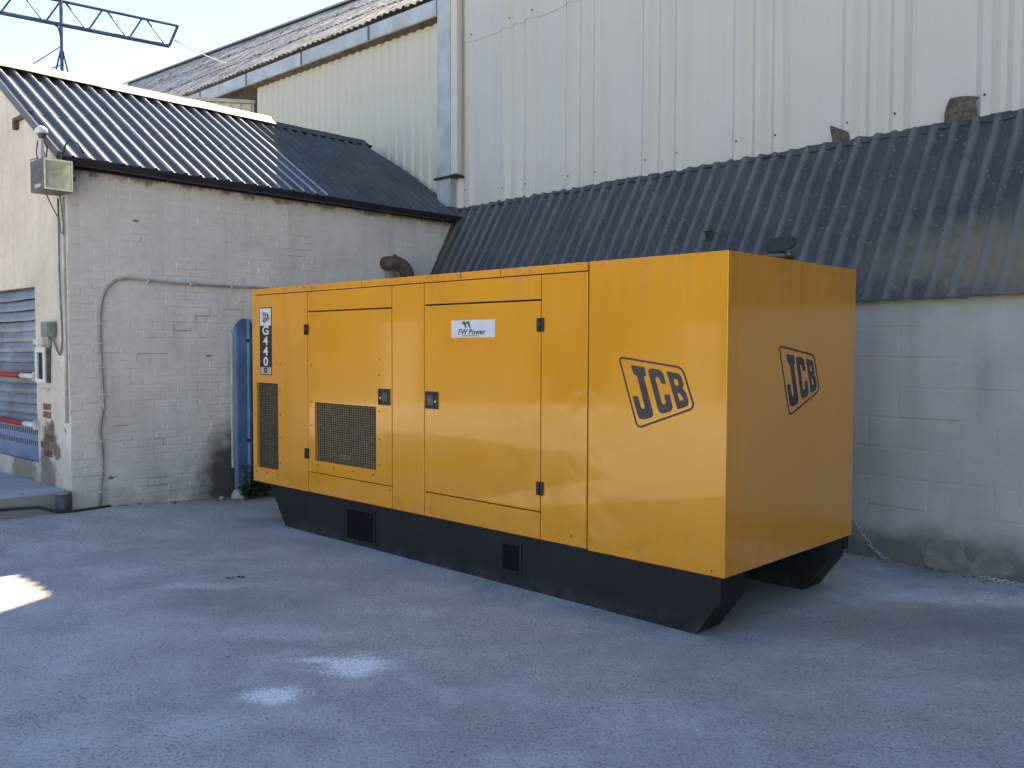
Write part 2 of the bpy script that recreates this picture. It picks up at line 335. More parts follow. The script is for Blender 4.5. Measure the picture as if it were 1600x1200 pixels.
def m_ground():
    b = NB('rough_concrete')
    v = b.world()
    base = b.mix(b.ramp(b.noise(0.75, 8, None, 0.68), 0.34, 0.66), (0.36, 0.35, 0.34), (0.54, 0.52, 0.51))
    base = b.mix(b.math('MULTIPLY', b.ramp(b.noise(2.3, 9, None, 0.72), 0.47, 0.62), 0.6), base, (0.62, 0.61, 0.60))
    base = b.mix(b.math('MULTIPLY', b.ramp(b.noise(1.0, 6, b.scalec(v, (0.9, 2.6, 1))), 0.50, 0.66), 0.28), base, (0.28, 0.28, 0.27))
    ag = b.voro(55); base = b.mix(b.ramp(b.noise(70, 3, None, 0.7), 0.46, 0.72, 0, 0.4), base, (0.20, 0.20, 0.205))
    base = b.mix(b.ramp(b.noise(85, 3, None, 0.7), 0.56, 0.70, 0, 0.75), base, (0.62, 0.61, 0.60))
    base = b.mix(b.ramp(b.noise(30, 4, None, 0.7), 0.61, 0.68, 0, 0.6), base, (0.10, 0.10, 0.105))
    wht = None
    speck = b.ramp(b.noise(60, 4, None, 0.7), 0.35, 0.62)
    for (c, r, st, amt) in (((-0.79, 4.44, 0), 0.15, (0.85, 1.0, 0), 1.0), ((-0.97, 4.50, 0), 0.13, (0.7, 2.2, 0), 0.8), ((-1.09, 4.03, 0), 0.13, (0.9, 1.2, 0), 0.95), ((-1.30, 3.68, 0), 0.2, (1, 1.3, 0), 0.2), ((-2.15, 4.35, 0), 0.10, (0.7, 1.5, 0), 0.15),
                            ((-2.0, 5.9, 0), 0.16, (0.5, 1.9, 0), 0.4), ((3.2, 4.9, 0), 0.3, (0.6, 2.5, 0), 0.3), ((2.6, 5.7, 0), 0.35, (0.6, 1.8, 0), 0.35), ((3.4, 5.6, 0), 0.4, (0.6, 2.2, 0), 0.4)):
        f = b.blob(c, r, 5, 0.85, st, 0.55)
        f = b.ramp(b.math('ADD', f, b.math('MULTIPLY', b.math('SUBTRACT', speck, 0.5), 0.7)), 0.35, 0.95)
        base = b.mix(b.math('MULTIPLY', f, amt), base, (0.92, 0.93, 0.93))
    # darker patches on the concrete, at the wall feet and in the yard
    for (c, r, st, cl, amt) in (((3.05, 6.45, 0), 0.28, (1, 1, 0), (0.13, 0.13, 0.14), 0.5), ((-2.9, 9.3, 0), 0.35, (0.8, 1, 0), (0.10, 0.10, 0.09), 0.6), ((-1.75, 5.6, 0), 0.5, (1, 1.6, 0), (0.24, 0.245, 0.235), 0.5), ((3.0, 5.1, 0), 0.6, (0.6, 1.8, 0), (0.20, 0.215, 0.225), 0.5)):
        base = b.mix(b.math('MULTIPLY', b.blob(c, r, 4, 0.6, st, 0.5), amt), base, cl)
    pits = b.ramp(b.noise(54, 3, None, 0.65), 0.55, 0.64)
    base = b.mix(b.math('MULTIPLY', pits, b.ramp(b.noise(2.1, 4), 0.3, 0.6, 0.2, 0.7)), base, (0.16, 0.16, 0.165))
    n1 = b.bump(b.math('SUBTRACT', b.noise(5, 6), b.math('MULTIPLY', pits, 0.3)), 0.45, 0.02)
    n2 = b.bump(b.math('ADD', b.noise(75, 3, None, 0.75), b.math('MULTIPLY', ag, 0.5)), 1.0, 0.010, n1)
    return b.out(base, 0.85, n2, 0, 0.3)
M['ground'] = m_ground()
M['slab'] = simple('slab_concrete', (0.36, 0.35, 0.34), 0.85, 0, 0.15, 3, 0.6, 80)
def m_slab():
    b = NB('worn_slab_concrete')
    base = b.mix(b.ramp(b.noise(2.0, 7), 0.3, 0.7), (0.33, 0.33, 0.34), (0.43, 0.43, 0.44))
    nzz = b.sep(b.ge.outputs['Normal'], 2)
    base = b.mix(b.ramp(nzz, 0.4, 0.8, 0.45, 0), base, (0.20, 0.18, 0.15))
    base = b.mix(b.ramp(b.noise(60, 3), 0.55, 0.75, 0, 0.5), base, (0.2, 0.2, 0.2))
    return b.out(base, 0.85, b.bump(b.noise(60, 5), 0.7, 0.006), 0, 0.3)
M['slab'] = m_slab()

# ------------------------------------------------------------------ ground
def gh(x, y):
    wv = -0.734 * x + 0.679 * y; uv = (x - A.x) * 0.679 + (y - A.y) * 0.734
    far = 1 - sst(9, 16, math.hypot(x + 3, y - 8))
    h = 0.11 * sst(7.35, 8.3, wv) * (1 - 0.62 * sst(0.1, 1.6, uv)) * far
    h += (0.006 * nz(x * 0.9, y * 0.9) + 0.002 * nz(x * 4, y * 4)) * (1 - sst(15, 25, math.hypot(x, y)))
    return h
xs = [-400, -150, -60, -30, -18, -12] + lin(-9, 8, 113) + [11, 16, 30, 60, 150, 400]
ys = [-400, -150, -60, -30, -14, -7, -4] + lin(-2, 13, 100) + [16, 20, 30, 60, 150, 400]
bm = bmesh.new()
gv = [[bm.verts.new((x, y, gh(x, y))) for y in ys] for x in xs]
for i in range(len(xs) - 1):
    for j in range(len(ys) - 1): bm.faces.new((gv[i][j], gv[i + 1][j], gv[i + 1][j + 1], gv[i][j + 1]))
g = obj('ground', bm, M['ground'], smooth=True); tag(g, 'rough pale grey concrete yard with white powder marks', kind='structure')

# raised slab before the shutter
def slabf():
    bm = bmesh.new()
    bx(bm, -3.2, -0.001, 0.012, 5.5, -0.1, 0.285, 0.012, 2)
    return bm
s = obj('raised_slab', slabf(), M['slab'], loc=A, rot=(0, 0, RZ_A)); tag(s, 'raised concrete slab in front of the blue shutter', kind='structure')

# ------------------------------------------------------------------ brick building
bb = thing('brick_building', 'low white painted brick building with corrugated roof at the left', 'building', A, RZ_A)
EZ, RW, RZZ, BL = 3.31, 1.83, 4.45, 4.83     # eave height, ridge offset, ridge height, length
def roof_z(y): return EZ + (RZZ - EZ) * (1 - abs(y - RW) / RW)
# long wall: uneven painted mortar face, bricks stand a few mm proud of it
us = lin(0, BL, 110); vs = lin(-0.1, 3.28, 80)
mw = obj('brick_wall', grid_sheet(lambda u, v: Vector((u, 0.0012 + 0.0045 * nz(u * 2.3, v * 3.0, 2.2) + 0.0015 * nz(u * 11, v * 11) - 0.0006 * sst(2.0, 2.8, v), v)), us, vs, (0, 0.2, 0)), M['brickpaint'], bb, True)
mw['label'] = 'white painted brick side wall'
def brick_bm(bm, x, z, wd, ht, dy=0.0, rot=0.0):
    b = 0.006
    f = [(x + b, z + b), (x + wd - b, z + b), (x + wd - b, z + ht - b), (x + b, z + ht - b)]
    k = [(x, z), (x + wd, z), (x + wd, z + ht), (x, z + ht)]
    fv = [bm.verts.new((p[0], -0.001 + dy + rot * (p[0] - x), p[1])) for p in f]
    kv = [bm.verts.new((p[0], 0.006 + dy, p[1])) for p in k]
    kb = [bm.verts.new((p[0], 0.03, p[1])) for p in k]
    bm.faces.new(fv)
    for i in range(4):
        bm.faces.new((fv[i], kv[i], kv[(i + 1) % 4], fv[(i + 1) % 4])); bm.faces.new((kv[i], kb[i], kb[(i + 1) % 4], kv[(i + 1) % 4]))
proto = {}
def brick_proto(wd):
    k = round(wd, 3)
    if k not in proto:
        bm = bmesh.new(); brick_bm(bm, 0, 0, wd, 0.065)
        bmesh.ops.recalc_face_normals(bm, faces=bm.faces[:])
        me = bpy.data.meshes.new('brick'); bm.to_mesh(me); bm.free(); me.materials.append(M['brickpaint']); proto[k] = me
    return proto[k]
cells = []
for rI in range(44):
    z = 0.03 + rI * 0.075
    if z + 0.065 > 3.27: break
    x = 0.002; first = True
    while x < BL - 0.03:
        wd = (0.1025 if rI % 2 else 0.215) if first else 0.215
        wd = min(wd, BL - 0.002 - x); first = False
        cells.append((x, z, wd)); x += wd + 0.01
def shown(c):
    hid = c[1] < 2.15 and c[0] > 1.95
    return (c[0] - 0.2) ** 2 * 0.6 + (c[1] - 1.3) ** 2 * 0.35 + (100 if hid else 0) + (0.0)
cells.sort(key=shown)
rest = bmesh.new()
for i, (x, z, wd) in enumerate(cells):
    dy = random.uniform(-0.0022, 0.002)
    if i < 292 and wd > 0.09:
        o = bpy.data.objects.new('brick', brick_proto(wd)); col.objects.link(o); o.parent = mw
        o.location = (x, dy, z + random.uniform(-0.002, 0.002)); o.rotation_euler = (random.uniform(-0.01, 0.01), random.uniform(-0.006, 0.006), random.uniform(-0.006, 0.006))
    else:
        brick_bm(rest, x, z, wd, 0.065, dy)
o = obj('brick_courses', rest, M['brickpaint'], mw); o['kind'] = 'stuff'
# open mortar joints, thin dark cracks between bricks
random.seed(12)
jm = simple('dark_open_joint', (0.36, 0.335, 0.30), 0.9)
bm = bmesh.new()
def hj(r_, x0, x1): z = 0.03 + r_ * 0.075 - 0.0075; bx(bm, x0, x1, -0.0035, 0.004, z, z + 0.0045 + random.uniform(0, 0.002))
def vj(r_, x): z = 0.03 + r_ * 0.075; bx(bm, x, x + 0.0045, -0.0035, 0.004, z - 0.004, z + 0.068)
for (r_, x0, x1) in ((25, 1.20, 1.36), (23, 0.98, 1.16), (20, 0.62, 0.92), (14, 0.14, 0.22), (9, 0.72, 0.86), (5, 0.10, 0.30), (4, 0.72, 0.92), (3, 0.70, 0.9), (11, 0.40, 0.52), (29, 2.1, 2.3), (26, 1.52, 1.75)): hj(r_, x0, x1)
for (r_, x) in ((24, 1.20), (25, 1.36), (23, 0.98), (22, 0.98), (19, 0.61), (3, 0.70), (8, 0.86)): vj(r_, x)
oj = obj('open_joint', bm, jm, mw); oj['kind'] = 'stuff'
# gable with shutter opening
SH0, SH1, SZ0, SZ1 = 0.80, 2.86, 0.47, 2.165
def gpatch(bm, w0, w1, zf0, zf1, nw, nzn):
    rows = []
    for i in range(nw + 1):
        wv = w0 + (w1 - w0) * i / nw; a, b_ = zf0(wv), zf1(wv)
        rows.append([bm.verts.new((0.012 * nz(wv * 1.6, (a + (b_ - a) * j / nzn) * 1.6, 9) + 0.004 * nz(wv * 7, (a + (b_ - a) * j / nzn) * 7, 4), wv, a + (b_ - a) * j / nzn)) for j in range(nzn + 1)])
    for i in range(nw):
        for j in range(nzn): bm.faces.new((rows[i][j], rows[i][j + 1], rows[i + 1][j + 1], rows[i + 1][j]))
bm = bmesh.new(); rt = lambda wv: roof_z(wv) - 0.03
gpatch(bm, 0.0, SH0, lambda v: -0.1, rt, 14, 60)
gpatch(bm, SH0, SH1, lambda v: SZ1, rt, 30, 24)
gpatch(bm, SH0, SH1, lambda v: -0.1, lambda v: SZ0, 30, 8)
gpatch(bm, SH1, 3.66, lambda v: -0.1, rt, 12, 60)
gw = obj('gable_wall', bm, M['render'], bb, True)
bm = bmesh.new()
bx(bm, 0.013, 0.16, SH0 - 0.14, SH0, SZ0, SZ1); bx(bm, 0.013, 0.16, SH1, SH1 + 0.14, SZ0, SZ1); bx(bm, 0.013, 0.16, SH0 - 0.14, SH1 + 0.14, SZ1, SZ1 + 0.1); bx(bm, 0.013, 0.16, SH0 - 0.14, SH1 + 0.14, SZ0 - 0.1, SZ0)
obj('door_reveal', bm, M['render'], gw)
# core so that no light leaks
bm = bmesh.new(); bx(bm, 0.17, BL, 0.205, 3.6, 0, 3.2); obj('inner_wall', bm, M['dark'], bb)
# back wall
box_obj('rear_wall', 0.02, BL, 3.62, 3.66, 0, 3.25, M['render'], bb)
# exposed bricks on the gable where the paint has gone
for (wd, z, lw) in ((0.44, 0.99, 0.2), (0.44, 0.915, 0.1), (0.55, 0.915, 0.09), (0.40, 0.70, 0.2), (0.52, 0.625, 0.2), (0.42, 0.55, 0.2)):
    dd = random.uniform(-0.004, 0.003)
    o = box_obj('brick', -0.009 + dd, 0.03, wd, wd + lw, z, z + 0.064, M['redbrick'] if z > 0.9 else M['rustbrick'] if 'rustbrick' in M else M.setdefault('rustbrick', simple('brown_spalled_brick', (0.17, 0.105, 0.075), 0.9, 0, 0.35, 18, 0.8, 70)), gw, 0.006)
# roof: two rows of corrugated sheets each side
SL = math.hypot(RW + 0.12, (RZZ - EZ) * (RW + 0.12) / RW); tan_r = (RZZ - EZ) / RW; cr_, sr_ = math.cos(math.atan(tan_r)), math.sin(math.atan(tan_r))
PITCH_C = 0.150
def corr(u, ph=0.0):
    s_ = 0.5 + 0.5 * math.cos(2 * math.pi * (u + ph) / PITCH_C)
    return 0.042 * s_ ** 2.4
def low_roof(u, s, off, old):
    sag = 0
    if old: sag = -0.02 * math.sin(max(0, min(1, (u - 2.6) / 2.6)) * math.pi) - 0.010 * nz(u * 2, s * 2, 3)
    h = corr(u) + off + sag + 0.003 * nz(u * 5, s * 3)
    y = -0.12 + s * cr_; z = EZ - 0.12 * tan_r + 0.015 + s * sr_
    return Vector((u, y - h * sr_, z + h * cr_))
edges_u = [-0.085, 0.90, 1.80, 2.70, 3.45, 4.20, 4.98]
for i in range(6):
    for rw, (s0, s1) in enumerate(((-0.03, 1.16), (1.02, SL + 0.01))):
        a0, a1 = edges_u[i], edges_u[i + 1] + (0.03 if i < 5 else 0)
        old = i >= 3
        off = 0.002 * (i % 2) + 0.0028 * rw
        n = int((a1 - a0) / PITCH_C * 12)
        # the far end is cut along the face of the tall shed behind it
        def fn(u, s, off=off, old=old):
            y = -0.12 + s * cr_
            if u > 4.2:
                lim = 4.86 + 0.02 - 0.075 * y
                u = min(u, lim)
            return low_roof(u, s, off, old)
        jit = random.uniform(-0.01, 0.01)
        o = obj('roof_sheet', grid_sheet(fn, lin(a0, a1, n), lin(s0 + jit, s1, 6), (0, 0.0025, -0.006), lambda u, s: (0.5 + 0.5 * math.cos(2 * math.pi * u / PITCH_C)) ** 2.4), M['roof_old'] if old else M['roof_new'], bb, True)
# rear slope
for i in range(5):
    a0, a1 = -0.085 + i * 1.0, -0.085 + (i + 1) * 1.0 + 0.02
    def fn(u, s): v = low_roof(min(u, 4.9), s, 0.003 * (i % 2), False); return Vector((v.x, 2 * RW - v.y, v.z))
    obj('roof_sheet', grid_sheet(fn, lin(a0, a1, 40), lin(0, SL, 2), (0, -0.0025, -0.006)), M['roof_old'], bb, True)
# ridge caps (cream on the newer half, dark on the old half)
def ridge_cap(x0, x1, mat, wdt=0.14, lift=0.06, dz=0.0):
    bm = bmesh.new(); prof = [(-wdt, -wdt * tan_r), (-wdt * 0.45, -wdt * 0.42 * tan_r + 0.004), (-0.03, 0.012), (0, 0.02), (0.03, 0.012), (wdt * 0.45, -wdt * 0.42 * tan_r + 0.004), (wdt, -wdt * tan_r)]
    return obj('ridge_cap', grid_sheet(lambda u, k: Vector((u, RW + prof[int(k)][0], RZZ + lift + dz + prof[int(k)][1] + 0.006 * nz(u * 2, 5))), lin(x0, x1, 6), list(range(7)), (0, 0, -0.006)), mat, bb, True)
xx = -0.10
while xx < 3.2:
    ridge_cap(xx, min(xx + 1.12, 3.24), M['ridge'], 0.165, 0.088, 0.004 * (int(xx * 10) % 2)); xx += 1.1
xx = 3.22
while xx < 4.7:
    ridge_cap(xx, min(xx + 0.72, 4.74), M['roof_old'], 0.10, 0.042, 0.003 * (int(xx * 10) % 2)); xx += 0.7
# cream filler below the cap, verge trim
bm = bmesh.new()
def vtrim(sgn):
    for k in range(1):
        p0 = Vector((-0.10, RW + sgn * (RW + 0.13), EZ - 0.13 * tan_r)); p1 = Vector((-0.10, RW, RZZ))
        d = Vector((0, 0, 0.052)); e_ = Vector((0.02, 0, 0)); t_ = Vector((0, 0, -0.035))
        v = [bm.verts.new(q) for q in (p0 + t_, p1 + t_, p1 + d, p0 + d, p0 + t_ + e_, p1 + t_ + e_, p1 + d + e_, p0 + d + e_)]
        for f in ((0, 1, 2, 3), (7, 6, 5, 4), (0, 4, 5, 1), (3, 2, 6, 7), (0, 3, 7, 4), (1, 5, 6, 2)): bm.faces.new([v[i] for i in f])
vtrim(-1); vtrim(1)
obj('verge_trim', bm, M['roof_new'], bb)
# gutter: open half round with outlet
bm = bmesh.new(); GR = 0.062; segs = [math.pi * k / 8 for k in range(9)]
def gut(u, k): a = segs[int(k)]; return Vector((u, -0.105 - GR * math.cos(a), EZ - 0.055 - 0.012 * u / 4 - GR * math.sin(a) + 0.006 * nz(u * 1.2, 0.3)))
gt = obj('gutter', grid_sheet(gut, lin(-0.09, 4.88, 40), list(range(9)), (0, 0, 0.004)), M['gutter'], bb, True)
box_obj('fascia_board', -0.02, 4.86, -0.028, 0.004, EZ - 0.13, EZ - 0.01, M['gutter'], bb)
p = bmesh.new(); bx(p, 0, 0.02, -0.175, -0.03, EZ - 0.128, EZ - 0.108); bx(p, 0, 0.02, -0.04, -0.02, EZ - 0.12, EZ - 0.02)
gb = obj('gutter_bracket', p, M['gutter'], gt)
for x in (0.9, 1.8, 2.7, 3.6, 4.5): dup(gb, gt, (x, 0, 0))
bm = bmesh.new(); tube(bm, [(-0.1, -0.105, EZ - 0.07), (-0.085, -0.105, EZ - 0.07)], 0.066, 14); obj('gutter_end', bm, M['gutter'], gt)
# shutter
sh = thing('roller_shutter', 'blue slatted metal shutter in the white gable wall', 'shutter', A, RZ_A)
box_obj('backing', 0.10, 0.12, SH0, SH1, SZ0, SZ1, M['dark'], sh)
NS = 13; z0 = 0.815; hh = (SZ1 - z0) / NS
for k in range(NS):
    tilt = 0.012 + (0.02 if k > 9 else 0)
    def fn(u, v, k=k):
        sagz = -0.012 * math.sin((u - SH0) / (SH1 - SH0) * math.pi) + 0.006 * nz(u * 2.3, k * 1.7)
        t = v
        return Vector((0.075 - 0.034 * math.sin(math.pi * min(1, (1 - t) * 0.8 + 0.1)) - tilt * (1 - t) + 0.004 * nz(u * 3, k), u, z0 + hh * (k + t * 1.02) + sagz))
    obj('slat', grid_sheet(fn, lin(SH0 + 0.003 + random.uniform(0, 0.012), SH1 - 0.003, 16), lin(0, 0.97, 5), (0.003, 0, 0)), M['blueslat'], sh, True)
pp = box_obj('bottom_panel', 0.01, 0.03, SH0 - 0.012, SH1, 0.475, 0.812, M['blue'], sh, 0.004)
bm = bmesh.new()
for rz_ in (0.735, 0.625):
    x = SH0 + 0.035
    while x < SH1 - 0.05:
        bx(bm, 0.0085, 0.0115, x, x + 0.017, rz_, rz_ + 0.048); x += 0.052
tag(obj('slot_row', bm, M['dark'], pp), kind='stuff')
# barrier poles
for (z, w_end, lab) in ((1.305, 1.12, 'upper red and white pole fixed across the blue shutter'), (0.835, 1.06, 'lower red and white pole fixed across the blue shutter above the slotted panel')):
    t = thing('barrier_pole', lab, 'pole', A + Vector((0, 0, z)), RZ_A, 'red and white poles across the shutter')
    bm = bmesh.new(); tube(bm, [(-0.03, SH0 - 0.02, 0), (-0.03, w_end, 0)], 0.026, 12); obj('sleeve', bm, M['polewhite'], t, True)
    bm = bmesh.new(); tube(bm, [(-0.03, w_end, 0), (-0.035, SH1 + 0.1, 0.005)], 0.024, 12); obj('pole', bm, M['red'], t, True)
    box_obj('wall_bracket', -0.05, 0.012, SH0 - 0.055, SH0 - 0.015, -0.045, 0.045, M['offwhite'], t, 0.004)

# ------------------------------------------------------------------ tall shed (warehouse)
wh = thing('warehouse', 'tall pale metal clad shed rising behind the generator', 'building', B, RZ_B)
PROF = [(0, 0), (0.48, 0), (0.535, 0.042), (0.60, 0.042), (0.655, 0.0), (0.70, 0.0), (0.755, 0.042), (0.81, 0.042), (0.865, 0.0), (0.90, 0.0), (0.955, 0.042), (1.035, 0.042), (1.085, 0)]
def clad_sheet(u0_, z0_, z1_, umin, yoff, parent, wavy=True):
    pts = [(u0_ + a, d) for a, d in PROF] + [(u0_ + 1.1 + 0.012, 0)]
    # subdivide the wide flat for oil canning
    pts = [pts[0]] + [(u0_ + 0.48 * k / 5, 0) for k in range(1, 5)] + pts[1:]
    pts = [p_ for p_ in pts if p_[0] > umin]
    if u0_ < umin: pts = [(umin, 0)] + pts
    ds = {i: p_ for i, p_ in enumerate(pts)}
    def fn(i, z):
        u, d = ds[int(i)]
        zz = z
        if wavy and z < z0_ + 0.01: zz = z + 0.012 * nz(u * 2.2, 7.7) + 0.004 * nz(u * 14, 1)
        return Vector((u, yoff - d + 0.005 * nz(u * 1.3, z * 0.9, 1.5) + 0.0025 * nz(u * 3.3, z * 2.1, 6), zz))
    return obj('cladding_sheet', grid_sheet(fn, list(range(len(pts))), lin(z0_, z1_, 8), (0, 0.004, 0)), M['clad'], parent)
for k in range(12):
    u0_ = 0.30 - 1.1 + k * 1.1
    clad_sheet(u0_, 3.352, 5.47, 0.0, 0.0 - 0.002 * (k % 2), wh)
    o = clad_sheet(u0_, 5.44, 9.0, 0.0, -0.007 - 0.002 * (k % 2), wh)
# fixing screws
bm = bmesh.new(); tube(bm, [(0, 0, 0), (0, -0.008, 0)], 0.009, 8)
scr = obj('screw', bm, M['gutter'], wh, loc=(0.86, -0.03, 3.53))
for k in range(9):
    for (du, z) in ((0.56, 3.53), (0.97, 3.53)):
        u = 0.30 - 1.1 + k * 1.1 + du
        if u > 0.05 and not (k == 0): dup(scr, wh, (u, -0.042, z + random.uniform(-0.02, 0.02)))
for (u, z) in ((0.14, 3.6), (0.26, 5.52), (0.97, 5.54), (1.36, 5.53)): dup(scr, wh, (u, -0.036, z))
# body behind
box_obj('core_wall', 0.01, 13, 0.03, 9, 0, 8.95, M['dark'], wh)
box_obj('side_wall', -0.012, 0.008, 0.0, 9, 3.0, 9, M['clad'], wh)
box_obj('roof_deck', -0.1, 13.1, -0.05, 9.1, 9.003, 9.06, M['trimblue'], wh)
# corner flashings beside the step in the wall
box_obj('corner_flashing', -0.304, -0.042, -0.14, 0.0, 3.40, 9, M['trimblue'], wh, 0.004)
box_obj('corner_filler', -0.50, -0.214, 0.005, 0.02, 3.2, 9, M['cream'], wh)
box_obj('corner_trim', -0.212, -0.003, 0.001, 0.03, 3.80, 9, M['cream'], wh)
box_obj('corner_trim', -0.038, 0.088, -0.138, -0.038, 3.80, 9, M['cream'], wh, 0.012)
box_obj('ledge', -0.33, 0.09, -0.18, 0.0, 3.762, 3.79, M['gutter'], wh, 0.003)
box_obj('lower_trim', -0.212, -0.003, -0.03, 0.02, 3.2, 3.758, M['clad'], wh)
# wing with ribbed cream cladding
WZ = lambda u: 5.90 + 0.042 * max(0, -u)
def wing_sheet(ua, ub):
    pts = []; u = ua; P_ = 0.19
    while u < ub - 0.01:
        for (a, d) in ((0, 0), (0.07, 0), (0.095, 0.026), (0.165, 0.026)):
            if u + a < ub: pts.append((u + a, d))
        u += P_
    pts.append((ub + 0.01, 0))
    def fn(i, t):
        u, d = pts[int(i)]; z = 3.2 + (WZ(u) - 3.2) * t
        return Vector((u, 0.03 - d + 0.004 * nz(u, z), z))
    return obj('cladding_sheet', grid_sheet(fn, list(range(len(pts))), lin(0, 1, 6), (0, 0.004, 0)), M['cream'], wh)
u = -5.60
while u < -0.5:
    wing_sheet(u, min(u + 1.14, -0.49)); u += 1.14
box_obj('wing_core_wall', -5.55, 0.0, 0.05, 4.0, 0, 5.8, M['dark'], wh)
box_obj('wing_end_wall', -5.61, -5.57, 0.03, 5.0, 0, 6.0, M['cream'], wh)
box_obj('recessed_wall', -19, -5.62, 1.45, 4.0, 0, 6.2, M['cream'], wh)
# gutter box sections and soffit
RY0, RY1 = -0.13, 2.55
def rz(u, y): return (6.14 + 0.042 * max(0, -u)) + (y - RY0) * (0.655 + 0.0138 * max(0, -u))
u = -19.0; gl = 0
while u < -0.4:
    u2 = min(u + 1.9, -0.306)
    def fn(k, t, u=u, u2=u2):
        uu_ = u + (u2 - 0.012 - u) * k
        q = [(-0.125, 0.20), (-0.125, 0.005), (-0.115, -0.01), (-0.02, -0.01)][int(t)]
        return Vector((uu_, q[0], WZ(uu_) - 0.01 + q[1]))
    obj('gutter_section', grid_sheet(fn, [0, 1], [0, 1, 2, 3], (0, 0.004, 0.003)), M['trimblue'], wh)
    box_obj('gutter_joint', u2 - 0.03, u2 + 0.01, -0.134, -0.1285, WZ(u2) - 0.01, WZ(u2) + 0.19, M['lampcase'], wh)
    u = u2
def soff(u, k): y = [-0.11, 0.02][int(k)]; return Vector((u, y, WZ(u) - 0.034 - (0.02 if k == 1 else 0)))
obj('soffit', grid_sheet(soff, lin(-19, -0.31, 2), [0, 1], (0, 0, 0.012)), M['brownwood'], wh)
# mossy wing roof in three rows of sheets
PC = 0.15
cs, sn = math.cos(math.atan(0.755)), math.sin(math.atan(0.755))
rows = ((RY0, 0.86), (0.80, 1.78), (1.72, RY1))
for k in range(19):
    a0 = -19 + k; a1 = a0 + 1.02
    if a0 >= -0.5: continue
    a1 = min(a1, -0.015)
    for ri, (y0_, y1_) in enumerate(rows):
        off = 0.02 * ri + 0.006 * (k % 2)
        def fn(u, y, off=off):
            h = 0.028 * (0.5 + 0.5 * math.cos(2 * math.pi * u / PC)) + off + 0.014 * nz(u * 1.7, y * 2, 5) + 0.006 * nz(u * 8, y * 8, 5)
            return Vector((u, y - h * sn, rz(u, y) + h * cs))
        jj = random.uniform(-0.02, 0.02)
        obj('roof_sheet', grid_sheet(fn, lin(a0, a1, 42), lin(y0_ + jj, y1_, 7), (0, 0.003, -0.006)), M['roof_moss'], wh, True)
def fnb(u, y): return Vector((u, y, rz(u, RY1) - (y - RY1) * 0.755 - 0.01))
obj('rear_roof', grid_sheet(fnb, lin(-19, 0, 2), [RY1, 5.2], (0, 0, -0.02)), M['roof_old'], wh)
u = -19
while u < -0.1:
    u2 = min(u + 1.55, -0.02)
    def fn(uu_, k): q = [(-0.17, -0.10), (-0.06, 0.0), (0, 0.025), (0.06, 0.0), (0.17, -0.10)][int(k)]; return Vector((uu_, RY1 + q[0], rz(uu_, RY1) + 0.118 + q[1]))
    obj('ridge_cap', grid_sheet(fn, [u, u2], [0, 1, 2, 3, 4], (0, 0, -0.01)), M['roof_old'], wh)
    u = u2 - 0.03
# pale annex seen over the low roof
an = thing('metal_annex', 'small flat topped cream metal annex beyond the low roof ridge', 'building', (-6.05, 15.80, 0), math.atan2(0.30, 1.44))
W_ = math.hypot(1.44, 0.30)
pts = []; u = 0
while u < W_ - 0.02:
    for a, d in ((0, 0), (0.09, 0), (0.11, 0.02), (0.16, 0.02)):
        if u + a < W_: pts.append((u + a, d))
    u += 0.18
pts.append((W_, 0))
for k in range(2):
    sub = pts[:len(pts) // 2 + 1] if k == 0 else pts[len(pts) // 2:]
    obj('cladding_sheet', grid_sheet(lambda i, z, sub=sub: Vector((sub[int(i)][0], -sub[int(i)][1], z)), list(range(len(sub))), [0, 5.9], (0, 0.004, 0)), M['cream'], an)
box_obj('parapet_cap', -0.03, W_ + 0.02, -0.05, 0.4, 5.905, 5.965, M['ridge'], an, 0.004)
box_obj('corner_post', W_ + 0.004, W_ + 0.03, -0.02, 0.02, 0, 5.9, M['gutter'], an)
box_obj('core_wall', 0.01, W_ - 0.01, 0.01, 0.38, 0, 5.9, M['dark'], an)

# ------------------------------------------------------------------ lean-to shed
lt = thing('lean_to_shed', 'block walled lean-to with dark corrugated sheets behind the generator', 'building', B, RZ_B)
LT0 = Vector((0, -0.012, 3.372)); LT1 = Vector((0, -0.83, 1.955)); LD = (LT1 - LT0); LL = LD.length; LDn = LD.normalized(); LNn = Vector((0, LDn.z, -LDn.y)).normalized()
if LNn.y > 0: LNn = -LNn
def lean(u, s, off):
    uu_ = u + 0.010 * nz(u * 0.7, s * 3.5, 2) + 0.006 * nz(u * 2.5, s * 9, 8)
    c_ = 0.5 + 0.5 * math.cos(2 * math.pi * u / 0.158 + 0.6)
    h = 0.026 * c_ ** 1.6 + off + 0.008 * nz(u * 1.1, s * 1.4, 4)
    ss = s
    if s < 0.02: ss = s + 0.02 * nz(u * 2.1, 3.3) - 0.006
    v = LT0 + LDn * ss + LNn * h
    return Vector((uu_ + 0.035 * 0, v.y, v.z))
for k in range(12):
    a0 = -0.06 + k * 0.948; a1 = a0 + 0.99
    for ri, (s0, s1) in enumerate(((0.0, 0.88), (0.80, LL + random.uniform(-0.006, 0.008)))):
        off = 0.008 + (-0.002 * ri) + 0.002 * (k % 2)
        def fn(u, s, off=off): return lean(u, s, off)
        jj = random.uniform(-0.025, 0.02) if ri == 0 else 0
        obj('roof_sheet', grid_sheet(fn, lin(a0, a1, 66), lin(s0, s1 + jj, 9), tuple(-LNn * 0.002), lambda u, s: max(0.0, min(1.0, (0.5 + 0.5 * math.cos(2 * math.pi * u / 0.158 + 0.6)) ** 1.3 * (0.75 + 0.5 * nz(u * 3.1, s * 1.2, 11))))), M['leanto'], lt, True)
